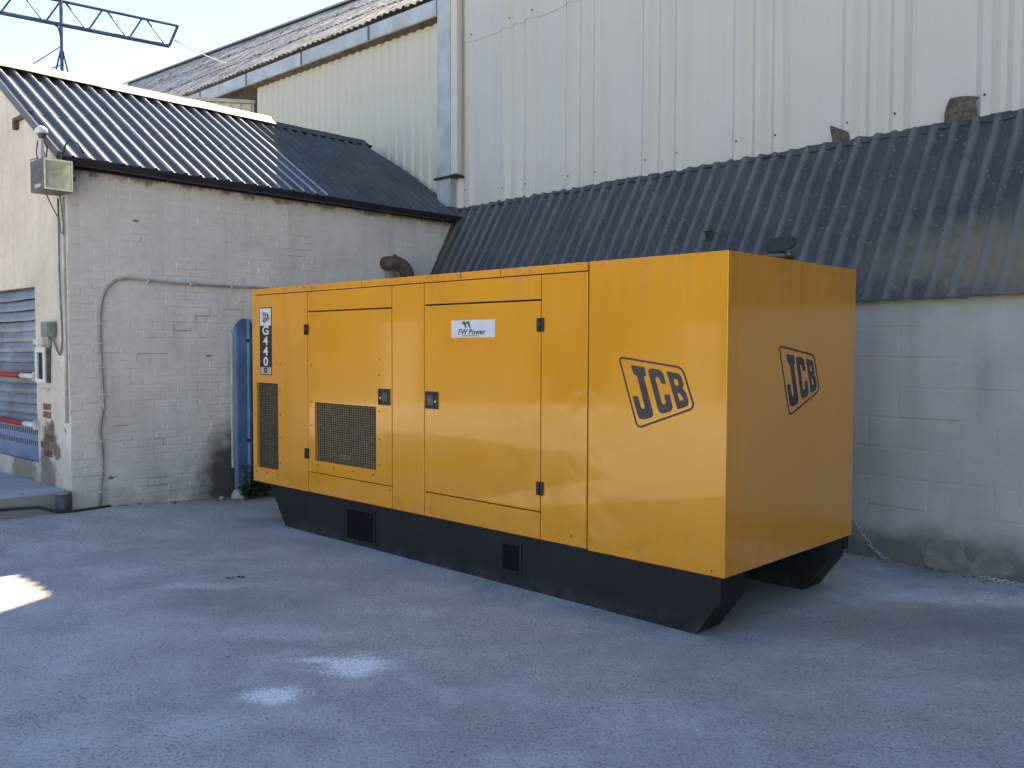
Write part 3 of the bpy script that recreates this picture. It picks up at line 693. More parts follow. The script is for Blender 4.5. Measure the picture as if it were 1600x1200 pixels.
# ragged bitumen flashing under the cladding edge
obj('top_flashing', grid_sheet(lambda u, k: Vector((u, -0.040 - 0.025 * k, 3.378 - 0.045 * k * (1 + 0.8 * nz(u * 3, 2)) + 0.014 * nz(u * 2.2, 0.4 + k) + 0.006 * nz(u * 9, 3))), lin(0, 11.3, 190), [0, 1], (0, 0.006, -0.003)), M['leanto'], lt)
# two bent flaps of flashing standing up against the wall
def flap(pts, mat, curl):
    bm = bmesh.new(); fv = []; bv = []
    for (u, z) in pts:
        y = -0.045 - curl * (z - 3.37) ** 1.0
        fv.append(bm.verts.new((u, y, z))); bv.append(bm.verts.new((u, y + 0.008, z)))
    bm.faces.new(fv); bm.faces.new(bv[::-1])
    for i in range(len(fv)): j = (i + 1) % len(fv); bm.faces.new((fv[i], bv[i], bv[j], fv[j]))
    return obj('bent_flap', bm, mat, lt)
flapm = simple('torn_bitumen_felt', (0.10, 0.095, 0.085), 0.85, 0, 0.3, 25, 0.6, 60)
flap([(5.135, 3.34), (5.13, 3.42), (5.125, 3.515), (5.16, 3.505), (5.21, 3.475), (5.28, 3.44), (5.29, 3.34)], flapm, 0.35)
flap([(6.06, 3.34), (6.075, 3.44), (6.10, 3.50), (6.13, 3.545), (6.20, 3.545), (6.27, 3.535), (6.345, 3.515), (6.31, 3.49), (6.315, 3.34)], flapm, 0.35)
# broken fixing on the roof
bm = bmesh.new(); bx(bm, 4.10, 4.19, -0.50, -0.46, 2.665, 2.685); bx(bm, 4.105, 4.125, -0.50, -0.47, 2.60, 2.663); bx(bm, 4.135, 4.155, -0.52, -0.50, 2.585, 2.655)
obj('broken_fixing', bm, M['lampcase'], lt)
# block wall
WY = -0.765
lw = obj('block_wall', grid_sheet(lambda u, z: Vector((u, WY + 0.0022 + 0.0035 * nz(u * 1.9, z * 2.6, 8), z)), lin(-0.03, 11, 200), lin(-0.1, 1.97, 50), (0, 0.12, 0)), M['block'], lt, True)
def block_me(wd):
    bm = bmesh.new(); b = 0.007; ht = 0.215
    f = [(b, b), (wd - b, b), (wd - b, ht - b), (b, ht - b)]; k = [(0, 0), (wd, 0), (wd, ht), (0, ht)]
    fv = [bm.verts.new((p_[0], 0, p_[1])) for p_ in f]; kv = [bm.verts.new((p_[0], 0.006, p_[1])) for p_ in k]; kb = [bm.verts.new((p_[0], 0.04, p_[1])) for p_ in k]
    bm.faces.new(fv)
    for i in range(4):
        j = (i + 1) % 4; bm.faces.new((fv[i], kv[i], kv[j], fv[j])); bm.faces.new((kv[i], kb[i], kb[j], kv[j]))
    bmesh.ops.recalc_face_normals(bm, faces=bm.faces[:])
    me = bpy.data.meshes.new('block'); bm.to_mesh(me); bm.free(); me.materials.append(M['block']); return me
BF, BH = block_me(0.44), block_me(0.215)
for rI in range(9):
    z = -0.04 + rI * 0.225; x = 0.0
    if rI % 2: o = link(bpy.data.objects.new('block', BH), lw); o.location = (x, WY, z); x = 0.225
    while x < 10.8:
        o = link(bpy.data.objects.new('block', BF), lw)
        o.location = (x, WY + random.uniform(-0.0025, 0.003), z + random.uniform(-0.001, 0.001)); o.rotation_euler = (random.uniform(-0.008, 0.008), 0, random.uniform(-0.005, 0.005))
        x += 0.45
box_obj('wall_plate', -0.03, 11, WY + 0.02, WY + 0.11, 1.972, 2.03, M['brownwood'], lt)
# crumbling repair patch low on the wall
def patch_shape(cx_, cz, rx, rzz, seed, th=0.010):
    bm = bmesh.new(); n = 26; c = bm.verts.new((cx_, WY - th, cz)); ri = []; ro = []
    for k in range(n):
        a = 2 * math.pi * k / n; q = 1 + 0.28 * nz(math.cos(a) * 1.7, math.sin(a) * 1.7, seed) + 0.12 * nz(math.cos(a) * 5, math.sin(a) * 5, seed)
        ri.append(bm.verts.new((cx_ + rx * q * 0.86 * math.cos(a), WY - th + 0.006 * nz(a * 3, seed), max(0.0, cz + rzz * q * 0.86 * math.sin(a)))))
        ro.append(bm.verts.new((cx_ + rx * q * math.cos(a), WY + 0.004, max(-0.02, cz + rzz * q * math.sin(a)))))
    for k in range(n):
        j = (k + 1) % n; bm.faces.new((c, ri[k], ri[j])); bm.faces.new((ri[k], ro[k], ro[j], ri[j]))
    return obj('mortar_patch', bm, M['patch'], lw)
patch_shape(6.42, 0.10, 0.17, 0.14, 1.1); patch_shape(6.74, 0.09, 0.13, 0.12, 4.3, 0.009); patch_shape(6.60, 0.04, 0.12, 0.07, 7.3, 0.014)

# ------------------------------------------------------------------ generator
gen = thing('generator', 'large yellow enclosed diesel generator on a black skid base', 'generator', G, RZ_G)
L_, W = 4.956, 1.61; ZB, ZT = 0.358, 2.115
Y = M['yellow']; BV = 0.004
def panel(name, u0_, u1_, z0_, z1_, y0_=0.0, th=0.03, parent=None, bev=BV):
    return obj(name, bx(bmesh.new(), u0_, u1_, y0_, y0_ + th, z0_, z1_, bev, 2), Y, parent or gen)
def holed(name, u0_, u1_, z0_, z1_, h, parent=None, th=0.03):
    bm = bmesh.new(); us_ = [u0_, h[0], h[1], u1_]; zs_ = [z0_, h[2], h[3], z1_]
    F_ = [[bm.verts.new((u, 0, z)) for z in zs_] for u in us_]; K_ = [[bm.verts.new((u, th, z)) for z in zs_] for u in us_]
    for i in range(3):
        for j in range(3):
            if i == 1 and j == 1: continue
            bm.faces.new((F_[i][j], F_[i + 1][j], F_[i + 1][j + 1], F_[i][j + 1])); bm.faces.new((K_[i][j], K_[i][j + 1], K_[i + 1][j + 1], K_[i + 1][j]))
    for i in range(3):
        for j in (0, 3): bm.faces.new((F_[i][j], K_[i][j], K_[i + 1][j], F_[i + 1][j])); bm.faces.new((F_[j][i], F_[j][i + 1], K_[j][i + 1], K_[j][i]))
    for a, b_ in (((1, 1), (2, 1)), ((2, 1), (2, 2)), ((2, 2), (1, 2)), ((1, 2), (1, 1))):
        bm.faces.new((F_[a[0]][a[1]], F_[b_[0]][b_[1]], K_[b_[0]][b_[1]], K_[a[0]][a[1]]))
    return obj(name, bm, Y, parent or gen)
# dark frame inside, seen only in the seams and vents
bm = bmesh.new()
bx(bm, -L_ + 0.02, -4.06, 0.16, W - 0.04, ZB + 0.01, ZT - 0.02); bx(bm, -4.06, -3.0, 0.16, W - 0.04, ZB + 0.01, ZT - 0.02); bx(bm, -3.0, -0.02, 0.034, W - 0.04, ZB + 0.01, ZT - 0.02)
bx(bm, -L_ + 0.02, -L_ + 0.05, 0.032, 0.16, ZB + 0.01, ZT - 0.02); bx(bm, -4.5, -3.97, 0.032, 0.16, ZB + 0.01, 2.06); bx(bm, -3.07, -3.0, 0.032, 0.16, ZB + 0.01, 2.06)
bx(bm, -L_ + 0.05, -4.5, 0.032, 0.16, 1.30, 2.06); bx(bm, -3.97, -3.07, 0.032, 0.16, 1.16, 2.06); bx(bm, -L_ + 0.05, -4.5, 0.032, 0.16, ZB + 0.01, 0.47); bx(bm, -3.97, -3.07, 0.032, 0.16, ZB + 0.01, 0.61)
obj('inner_frame', bm, M['dark'], gen)
V1 = (-4.890, -4.520, 0.493, 1.268); V2 = (-3.940, -3.088, 0.635, 1.130)
p1 = holed('side_panel', -4.956, -4.047, 0.358, 2.061, V1)
d1 = holed('door', -4.040, -2.894, 0.534, 1.888, V2)
panel('header_panel', -4.040, -2.894, 1.899, 2.061); panel('sill_panel', -4.040, -2.894, 0.358, 0.527)
panel('side_panel', -2.886, -2.514, 0.358, 2.061)
panel('header_panel', -2.506, -1.358, 1.907, 2.061); d2 = panel('door', -2.506, -1.358, 0.539, 1.896); panel('sill_panel', -2.506, -1.358, 0.358, 0.532)
panel('side_panel', -1.350, -0.970, 0.358, 2.061)
panel('roof_rail', -4.962, -3.268, 2.0665, 2.119, -0.006, 0.05); panel('roof_rail', -3.263, -0.970, 2.0665, 2.119, -0.006, 0.05)
panel('end_section', -0.956, 0.0, 0.352, 2.119, -0.003, 0.034)
# small joints on the rail
for u in (-4.40, -2.11, -1.72): box_obj('rail_joint', u, u + 0.005, -0.0075, -0.004, 2.078, 2.117, M['rustpipe'], gen)
# end face
def endp(name, v0, v1, z0_, z1_): return obj(name, bx(bmesh.new(), -0.034, -0.001, v0, v1, z0_, z1_, BV, 2), Y, gen)
endp('corner_strip', 0.033, 0.108, 0.352, 2.119); ed = endp('end_door', 0.112, 1.606, 0.352, 2.119)
# back and far end, roof plates
panel('rear_panel', -4.956, -2.4, 0.358, 2.10, W - 0.032, 0.03); panel('rear_panel', -2.39, -0.04, 0.358, 2.10, W - 0.032, 0.03)
obj('end_panel', bx(bmesh.new(), -4.955, -4.93, 0.034, W - 0.036, 0.358, 2.06, BV), Y, gen)
for (a0, a1) in ((-4.95, -3.27), (-3.262, -0.975), (-0.965, -0.036)): obj('roof_plate', bx(bmesh.new(), a0, a1, 0.046, W - 0.034, 2.085, 2.108, 0.003), Y, gen)
# grilles
def grille(parent, V, nu, nz_, yv, r):
    bm = bmesh.new()
    for k in range(nu + 1):
        u = V[0] + (V[1] - V[0]) * k / nu; bx(bm, u - r, u + r, yv, yv + r * 2, V[2] - 0.01, V[3] + 0.01)
    for k in range(nz_ + 1):
        z = V[2] + (V[3] - V[2]) * k / nz_; bx(bm, V[0] - 0.01, V[1] + 0.01, yv + r * 2 + 0.0006, yv + r * 4, z - r, z + r)
    return obj('wire_grille', bm, M['wire'], parent)
grille(d1, V2, 27, 26, 0.022, 0.0028); grille(p1, V1, 15, 38, 0.024, 0.0016)
box_obj('radiator', V1[0] - 0.01, V1[1] + 0.01, 0.085, 0.10, V1[2] - 0.01, V1[3] + 0.01, M['radiator'], p1)
bm = bmesh.new()
for k in range(16): u = V1[0] + 0.02 + k * 0.022; bx(bm, u, u + 0.004, 0.07, 0.084, V1[2], V1[3])
obj('fin', bm, M['radiator'], p1)
box_obj('baffle', V2[0] - 0.02, V2[1] + 0.02, 0.12, 0.135, V2[2] - 0.02, V2[3] + 0.02, M['dark'], d1)
box_obj('fallen_label', -3.72, -3.58, 0.09, 0.098, 0.655, 0.70, M['wire'], d1)
# bolts round the vents
bm = bmesh.new(); tube(bm, [(0, 0.001, 0), (0, -0.004, 0)], 0.006, 8)
rv = obj('bolt', bm, M['rustpipe'], gen, loc=(-4.48, 0, 1.44))
for (u, z) in [(-4.485, 1.20), (-4.485, 0.99), (-4.485, 0.79), (-4.485, 0.56), (-4.90, 0.45), (-4.72, 0.45), (-4.53, 0.45), (-4.92, 0.98),
               (-3.985, 1.44), (-3.985, 1.13), (-3.985, 0.93), (-3.90, 0.60), (-3.66, 0.595), (-3.40, 0.595), (-3.13, 0.595), (-3.045, 1.50), (-3.045, 1.38), (-3.045, 1.10), (-3.045, 0.88), (-3.045, 0.68), (-2.92, 0.5), (-1.09, 0.42), (-0.08, 0.38)]:
    dup(rv, gen, (u, 0, z))
# hinges
def hinge(u, z, parent):
    bm = bmesh.new(); bx(bm, u - 0.029, u + 0.029, -0.014, -0.0015, z - 0.044, z + 0.044, 0.005, 2); h = obj('hinge', bm, M['black'], parent)
    bm = bmesh.new(); tube(bm, [(u, -0.014, z - 0.04), (u, -0.014, z + 0.04)], 0.009, 10); obj('hinge_pin', bm, M['black'], h, True) if parent is gen else None
for (u, z) in ((-4.052, 1.742), (-4.055, 0.686), (-1.354, 1.742), (-1.353, 0.69)): hinge(u, z, gen)
def latch(u0_, u1_, side, parent):
    bm = bmesh.new(); z0_, z1_ = 1.150, 1.276
    for (a, b_, c, d) in ((u0_, u0_ + 0.014, z0_, z1_), (u1_ - 0.014, u1_, z0_, z1_), (u0_ + 0.0145, u1_ - 0.0145, z0_, z0_ + 0.014), (u0_ + 0.0145, u1_ - 0.0145, z1_ - 0.014, z1_)): bx(bm, a, b_, -0.012, -0.0012, c, d, 0.003)
    bx(bm, u0_ + 0.012, u1_ - 0.012, -0.003, -0.0012, z0_ + 0.012, z1_ - 0.012)
    h = obj('latch', bm, M['black'], gen)
    s0 = u0_ + (0.018 if side < 0 else 0.045)
    bm = bmesh.new(); bx(bm, s0 + 0.002, s0 + 0.07, -0.0095, -0.0035, z0_ + 0.025, z1_ - 0.025, 0.003); obj('paddle', bm, M['lampcase'], h)
    k = (u1_ - 0.024) if side < 0 else (u0_ + 0.03)
    bm = bmesh.new(); tube(bm, [(k, -0.0035, 1.205), (k, -0.011, 1.205)], 0.010, 12); obj('lock_barrel', bm, M['steel'], h)
latch(-3.053, -2.910, 1, d1); latch(-2.490, -2.352, -1, d2)
# skid: two long beams with raked ends, cross members and fork pockets
def beam(name, y0_, y1_, bottoms, pockets=()):
    bm = bmesh.new()
    prof = [(-4.69, ZB - 0.012), (-4.43, 0.003), (-0.187, 0.003), (-0.03, 0.22), (-0.03, ZB - 0.012)]
    a = [bm.verts.new((p_[0], y0_, p_[1])) for p_ in prof]; c = [bm.verts.new((p_[0], y1_, p_[1])) for p_ in prof]
    bm.faces.new(a); bm.faces.new(c[::-1])
    for i in range(5): j = (i + 1) % 5; bm.faces.new((a[i], c[i], c[j], a[j]))
    return obj(name, bm, M['skid'], gen)
b1 = beam('skid_beam', 0.012, 0.26, 0); b2 = beam('skid_beam', 1.30, 1.545, 0)
for (u0_, u1_, z0_, z1_) in ((-3.50, -3.12, 0.03, 0.305), (-1.72, -1.53, 0.09, 0.30)):
    bm = bmesh.new(); bx(bm, u0_, u1_, 0.004, 0.0115, z0_, z1_, 0.002)
    fr = obj('pocket_frame', bm, M['frame'], b1)
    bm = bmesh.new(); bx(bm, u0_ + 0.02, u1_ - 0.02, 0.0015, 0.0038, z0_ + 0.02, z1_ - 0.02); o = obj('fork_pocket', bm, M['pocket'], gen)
box_obj('top_flange', -4.80, -0.01, 0.006, W - 0.03, ZB - 0.0115, ZB - 0.001, M['skid'], gen)
box_obj('fuel_tank', -4.3, -0.75, 0.262, 1.298, 0.06, ZB - 0.0125, M['skid'], gen)
box_obj('cross_member', -0.36, -0.26, 0.262, 1.298, 0.22, ZB - 0.0125, M['skid'], gen)
box_obj('corner_lug', -0.06, -0.02, 1.55, 1.60, 0.26, ZB - 0.012, M['skid'], gen)
# exhaust outlet with rain flap
ex = bmesh.new(); tube(ex, [(-0.185, 0.90, 2.10), (-0.185, 0.90, 2.185)], 0.085, 24); exo = obj('exhaust_pipe', ex, M['cap'], gen, True)
bm = bmesh.new(); tube(bm, [(-0.185, 0.90, 2.150), (-0.185, 0.90, 2.175)], [0.098, 0.098], 24); obj('collar', bm, M['lampcase'], exo, True)
bm = bmesh.new(); bmesh.ops.create_circle(bm, cap_ends=True, segments=24, radius=0.098)
rt_ = bmesh.ops.extrude_face_region(bm, geom=bm.faces[:]); bmesh.ops.translate(bm, verts=[v for v in rt_['geom'] if isinstance(v, bmesh.types.BMVert)], vec=(0, 0, 0.008))
fl = obj('rain_flap', bm, M['cap'], gen); fl.location = (-0.175, 0.90, 2.235); _a1 = Vector((math.cos(R(24)), 0, math.sin(R(24)))); _a2 = Vector((0, math.cos(R(30)), math.sin(R(30)))); _a3 = _a1.cross(_a2).normalized(); _a2 = _a3.cross(_a1)
fl.rotation_euler = (Matrix.Rotation(-RZ_G, 3, 'Z') @ Matrix((_a1, _a2, _a3)).transposed()).to_euler()
bm = bmesh.new(); tube(bm, [(-0.10, 0.845, 2.170), (-0.085, 0.835, 2.170)], 0.010, 8); obj('collar_bolt', bm, M['steel'], exo)

# decals -----------------------------------------------------------
LJ = [(0.095, 0.198), (0.194, 0.186), (0.207, 0.137), (0.189, 0.132), (0.254, -0.063), (0.258, -0.087), (0.247, -0.102), (0.195, -0.117), (0.163, -0.114), (0.147, -0.095), (0.109, 0.016), (0.15, 0.017), (0.17, -0.044), (0.184, -0.057), (0.195, -0.053), (0.198, -0.042), (0.142, 0.129), (0.131, 0.14), (0.115, 0.146)]
LC = [(0.218, 0.167), (0.233, 0.18), (0.295, 0.175), (0.321, 0.157), (0.345, 0.094), (0.314, 0.093), (0.296, 0.126), (0.278, 0.134), (0.27, 0.124), (0.316, -0.015), (0.331, -0.023), (0.344, -0.013), (0.33, 0.033), (0.368, 0.035), (0.39, -0.035), (0.379, -0.059), (0.324, -0.076), (0.301, -0.069), (0.288, -0.049)]
LB = [(0.344, 0.166), (0.402, 0.159), (0.431, 0.153), (0.446, 0.135), (0.461, 0.093), (0.452, 0.072), (0.477, 0.052), (0.494, 0.007), (0.491, -0.018), (0.478, -0.029), (0.422, -0.047)]
LH1 = [(0.393, 0.124), (0.419, 0.121), (0.431, 0.092), (0.416, 0.085), (0.404, 0.092)]
LH2 = [(0.418, 0.044), (0.44, 0.041), (0.46, 0.016), (0.457, 0.007), (0.437, 0.003)]
LF = [(-0.001, 0.25), (0.455, 0.193), (0.541, -0.036), (0.145, -0.177)]
def rounded(poly, r, n=7):
    out = []
    for i in range(len(poly)):
        p = Vector(poly[i]); a = (Vector(poly[i - 1]) - p).normalized(); b_ = (Vector(poly[(i + 1) % len(poly)]) - p).normalized()
        q0 = p + a * r; q1 = p + b_ * r
        for k in range(n + 1):
            t = k / n; out.append(tuple((1 - t) ** 2 * q0 + 2 * t * (1 - t) * p + t * t * q1))
    return out
def inset(poly, d):
    out = []; n = len(poly)
    for i in range(n):
        p0, p1, p2 = Vector(poly[i - 1]), Vector(poly[i]), Vector(poly[(i + 1) % n])
        t = (p2 - p0).normalized(); nn = Vector((t.y, -t.x)); out.append(tuple(p1 + nn * d))
    return out
def logo(to3, parent, mats=('logo', 'logo'), fr=0.012):
    bm = bmesh.new(); o_ = rounded(LF, 0.045)
    fill_poly(bm, [o_, inset(o_, fr)], to3); f = obj('logo_border', bm, M[mats[0]], parent)
    for lp in ([LJ], [LC], [LB, LH1, LH2]):
        bm = bmesh.new(); fill_poly(bm, lp, to3); obj('logo_letter', bm, M[mats[1]], parent)
sec = [o for o in gen.children if o.name.startswith('end_section')][0]
logo(lambda a, b_: Vector((a - 0.734, -0.0042, b_ + 1.3)), sec)
logo(lambda a, b_: Vector((0.0003, a * 1.0 + 0.558, b_ * 1.0 + 1.368)), ed)
# model plate on the left panel
mp = obj('model_plate', bx(bmesh.new(), -4.822, -4.618, -0.0025, -0.0005, 1.340, 1.950), M['sticker_k'], gen)
def quad(name, u0_, u1_, z0_, z1_, y, mat, parent): return box_obj(name, u0_, u1_, y - 0.0006, y, z0_, z1_, mat, parent)
quad('badge', -4.812, -4.628, 1.785, 1.940, -0.0028, M['sticker_w2'], mp)
quad('badge', -4.812, -4.628, 1.348, 1.410, -0.0028, M['sticker_g'], mp)
sc_ = 0.27
bm = bmesh.new()
to3 = lambda a, b_: Vector((-4.812 + 0.018 + a * sc_, -0.0042, 1.855 + (b_ - 0.03) * sc_))
o_ = rounded(LF, 0.05); fill_poly(bm, [o_, inset(o_, 0.016)], to3)
for lp in ([LJ], [LC], [LB]): fill_poly(bm, lp, to3)
obj('badge_print', bm, M['ink'], mp)
def text(s_, size, to, mat, parent, name, bold=0.0, shear=0.0, sx=1.0, rot_end=False):
    cu = bpy.data.curves.new(name, 'FONT'); cu.body = s_; cu.size = size; cu.align_x = 'CENTER'; cu.align_y = 'CENTER'; cu.offset = bold; cu.shear = shear; cu.resolution_u = 4
    tmp = bpy.data.objects.new('tmp', cu); col.objects.link(tmp)
    dg = bpy.context.evaluated_depsgraph_get(); me = bpy.data.meshes.new_from_object(tmp.evaluated_get(dg))
    bpy.data.objects.remove(tmp); bpy.data.curves.remove(cu)
    for v in me.vertices: v.co = Vector((to[0] + v.co.x * sx, to[1], to[2] + v.co.y))
    me.materials.clear(); me.materials.append(M[mat]); me.name = name
    return link(bpy.data.objects.new(name, me), parent)
for k, ch in enumerate('G440'):
    text(ch, 0.108, (-4.720, -0.0030, 1.738 - k * 0.093), 'sticker_w2', mp, 'letter', 0.0028, 0, 1.5)
text('G', 0.062, (-4.722, -0.0044, 1.380), 'ink', mp, 'letter', 0.004, 0, 1.3)
# dealer sign on the second door
ds = obj('dealer_sign', bx(bmesh.new(), -2.209, -1.770, -0.0030, -0.0005, 1.664, 1.786, 0.0008), M['sticker_w'], d2)
d2_par = d2
text('FW Power', 0.056, (-2.005, -0.0036, 1.702), 'ink', ds, 'sign_lettering', 0.0012, 0.2, 1.1)
bm = bmesh.new(); x = -2.10
while x < -1.93: bx(bm, x, x + 0.014, -0.0036, -0.0031, 1.673, 1.679); x += 0.018
obj('sign_small_print', bm, M['red_ink'], ds)
def leafp(cx_, cz, s_): return [(cx_ + a * s_, cz + b_ * s_) for a, b_ in ((-0.055, 0.0), (-0.045, 0.03), (-0.02, 0.05), (0.015, 0.048), (0.03, 0.02), (0.045, -0.028), (0.055, -0.045), (0.03, -0.045), (0.005, -0.02), (-0.01, 0.012), (-0.028, 0.018), (-0.045, 0.008))]
for cx_ in (-2.075, -2.035):
    bm = bmesh.new(); fill_poly(bm, [leafp(cx_, 1.753, 0.50)], lambda a, b_: Vector((a, -0.0036, b_))); obj('sign_leaf', bm, M['green_ink'], ds)

# ------------------------------------------------------------------ small things by the left building
# floodlight on the corner
flo = thing('floodlight', 'square floodlight with cream reflector on the building corner under the gutter end', 'floodlight', lwp(-0.275, -0.225, 2.935), RZ_A)
bm = bmesh.new()
for q in ((0, 0.245, 0.285, 0.30, 0, 0.27), (0, 0.012, 0.0, 0.2845, 0, 0.27), (0.233, 0.245, 0.0, 0.2845, 0, 0.27), (0.0125, 0.2325, 0.0, 0.2845, 0, 0.012), (0.0125, 0.2325, 0.0, 0.2845, 0.258, 0.27)): bx(bm, *q, 0.002)
obj('housing', bm, M['lampcase'], flo)
bm = bmesh.new(); fr_ = [(0.014, 0.018, 0.014), (0.231, 0.018, 0.014), (0.231, 0.018, 0.256), (0.014, 0.018, 0.256)]; bk = [(0.07, 0.13, 0.07), (0.18, 0.13, 0.07), (0.18, 0.13, 0.20), (0.07, 0.13, 0.20)]
a = [bm.verts.new(p_) for p_ in fr_]; c = [bm.verts.new(p_) for p_ in bk]; bm.faces.new(c)
for i in range(4): j = (i + 1) % 4; bm.faces.new((a[i], a[j], c[j], c[i]))
obj('reflector', bm, M['reflector'], flo)
bm = bmesh.new()
for q in ((0.004, 0.241, -0.005, -0.0005, 0.004, 0.018), (0.004, 0.241, -0.005, -0.0005, 0.252, 0.266), (0.004, 0.016, -0.005, -0.0005, 0.0185, 0.2515), (0.229, 0.241, -0.005, -0.0005, 0.0185, 0.2515)): bx(bm, *q)
obj('glass_rim', bm, M['reflector'], flo)
gl_ = NB('lamp_glass'); gl_.out((0.8, 0.83, 0.75), 0.08); gl_.p.inputs['Alpha'].default_value = 0.08
box_obj('glass', 0.0165, 0.2285, -0.004, -0.001, 0.019, 0.251, gl_.m, flo)
bm = bmesh.new(); tube(bm, [(0.07, 0.09, 0.17), (0.18, 0.09, 0.17)], 0.009, 10); obj('lamp_tube', bm, M['white'], flo)
box_obj('type_label', -0.002, -0.0002, 0.06, 0.19, 0.028, 0.058, M['offwhite'], flo)
box_obj('clip', 0.246, 0.262, -0.01, 0.03, 0.10, 0.14, M['gutter'], flo, 0.002)
box_obj('bracket', 0.10, 0.262, 0.301, 0.315, 0.10, 0.2, M['lampcase'], flo)
# photocell/camera post above
pc = thing('light_sensor', 'white domed sensor on a short post above the floodlight', 'sensor', lwp(-0.13, 0.21, 3.215), RZ_A)
bm = bmesh.new(); bx(bm, -0.022, 0.022, -0.03, 0.03, 0.0, 0.12, 0.006); bx(bm, -0.014, 0.014, -0.016, 0.016, 0.1205, 0.24, 0.004); obj('post', bm, M['offwhite'], pc)
bm = bmesh.new(); tube(bm, [(0, 0, 0.285), (0, 0, 0.30), (0, 0, 0.325), (0, 0, 0.345), (0, 0, 0.352)], [0.052, 0.055, 0.047, 0.025, 0.006], 16); obj('dome', bm, M['white'], pc, True)
bm = bmesh.new(); tube(bm, [(0, 0, 0.24), (0, 0, 0.285)], 0.026, 12); obj('neck', bm, M['lampcase'], pc, True)
bm = bmesh.new(); tube(bm, [(0.0, 0.03, 0.075), (-0.02, 0.22, 0.075)], 0.006, 6); obj('side_rod', bm, M['cable'], pc)
bm = bmesh.new(); tube(bm, [(0.02, -0.02, 0.20), (0.03, -0.05, 0.15), (0.02, -0.045, 0.06), (0.0, -0.03, 0.0)], 0.006, 6); tube(bm, [(-0.02, 0.03, 0.22), (-0.03, 0.045, 0.12), (-0.02, 0.03, 0.02)], 0.005, 6); obj('wire', bm, M['blackcable'], pc, True)
# cables on the gable
def wcable(name, pts, r, mat, label, cat, group=None):
    bm = bmesh.new(); tube(bm, pts, r, 8); o = obj(name, bm, mat, None, True, A, (0, 0, RZ_A)); return tag(o, label, cat, group)
wcable('loop_cable', [(-0.10, -0.12, 3.19), (-0.08, -0.14, 3.27), (-0.06, -0.15, 3.36), (-0.03, -0.17, 3.40), (0.03, -0.185, 3.38), (0.08, -0.18, 3.30)], 0.008, M['blackcable'], 'black cable looping up over the gutter end beside the floodlight', 'cable')
wcable('hanging_cable', [(-0.16, 0.03, 2.93), (-0.12, 0.03, 2.84), (-0.05, 0.05, 2.72), (-0.015, 0.12, 2.62), (-0.02, 0.02, 2.55)][:4] + [(-0.03, 0.02, 2.60), (-0.05, -0.04, 2.68), (-0.08, -0.09, 2.80), (-0.10, -0.10, 2.93)], 0.006, M['cable'], 'slack thin cable hanging in a loop below the floodlight', 'cable')
wcable('corner_conduit', [(-0.018, 0.045, 2.93), (-0.02, 0.045, 2.2), (-0.018, 0.045, 1.5), (-0.02, 0.045, 0.9)], 0.013, M['offwhite'], 'cream painted conduit running straight down the building corner', 'conduit')
wcable('down_cable', [(-0.02, 0.15, 2.93), (-0.018, 0.15, 2.6), (-0.018, 0.155, 2.3), (-0.018, 0.14, 2.0), (-0.018, 0.118, 1.8), (-0.018, 0.112, 1.66), (-0.02, 0.13, 1.56), (-0.02, 0.175, 1.515), (-0.02, 0.22, 1.55), (-0.022, 0.265, 1.60), (-0.03, 0.31, 1.66)], 0.0095, M['cable'], 'grey cable running down the gable and curling up to the green junction box', 'cable')
jb = thing('junction_box', 'small grey green junction box above the white framed meter', 'junction box', lwp(-0.001, 0.36, 1.675), RZ_A)
box_obj('box', -0.075, -0.004, -0.07, 0.09, 0.0, 0.145, M['greenbox'], jb, 0.006); box_obj('lid', -0.083, -0.0755, -0.066, 0.086, 0.005, 0.14, M['greenbox'], jb, 0.003)
bm = bmesh.new(); tube(bm, [(-0.04, -0.02, 0.0), (-0.04, -0.02, -0.10)], 0.016, 10); obj('gland', bm, M['greenbox'], jb, True)
mb = thing('meter_box', 'white framed box with dark narrow window on the gable wall', 'meter box', lwp(0.0, 0.47, 1.25), RZ_A)
bm = bmesh.new()
for q in ((-0.05, -0.002, 0.0, 0.042, 0, 0.335), (-0.05, -0.002, 0.193, 0.235, 0, 0.335), (-0.05, -0.002, 0.0425, 0.1925, 0, 0.035), (-0.05, -0.002, 0.0425, 0.1925, 0.285, 0.335)): bx(bm, *q, 0.003)
obj('frame', bm, M['white'], mb)
box_obj('window', -0.03, -0.02, 0.043, 0.192, 0.036, 0.284, M['dark'], mb)
box_obj('hood', -0.075, -0.001, -0.02, 0.21, 0.355, 0.41, M['offwhite'], mb, 0.006)
box_obj('side_rail', -0.035, -0.002, -0.028, -0.003, 0.0, 0.33, M['lampcase'], mb)
box_obj('sill', -0.03, -0.001, 0.0, 0.17, -0.07, -0.055, M['offwhite'], mb, 0.003)
# brown bracket high on the gable
br = thing('wall_bracket', 'rusty bracket sticking out high on the gable', 'bracket', lwp(0, 1.0, 3.78), RZ_A)
bm = bmesh.new(); bx(bm, -0.05, 0.0, -0.28, 0.18, 0.0, 0.03, 0.003); bx(bm, -0.05, -0.01, 0.13, 0.18, -0.08, -0.001, 0.003); obj('arm', bm, M['rustpipe'], br)
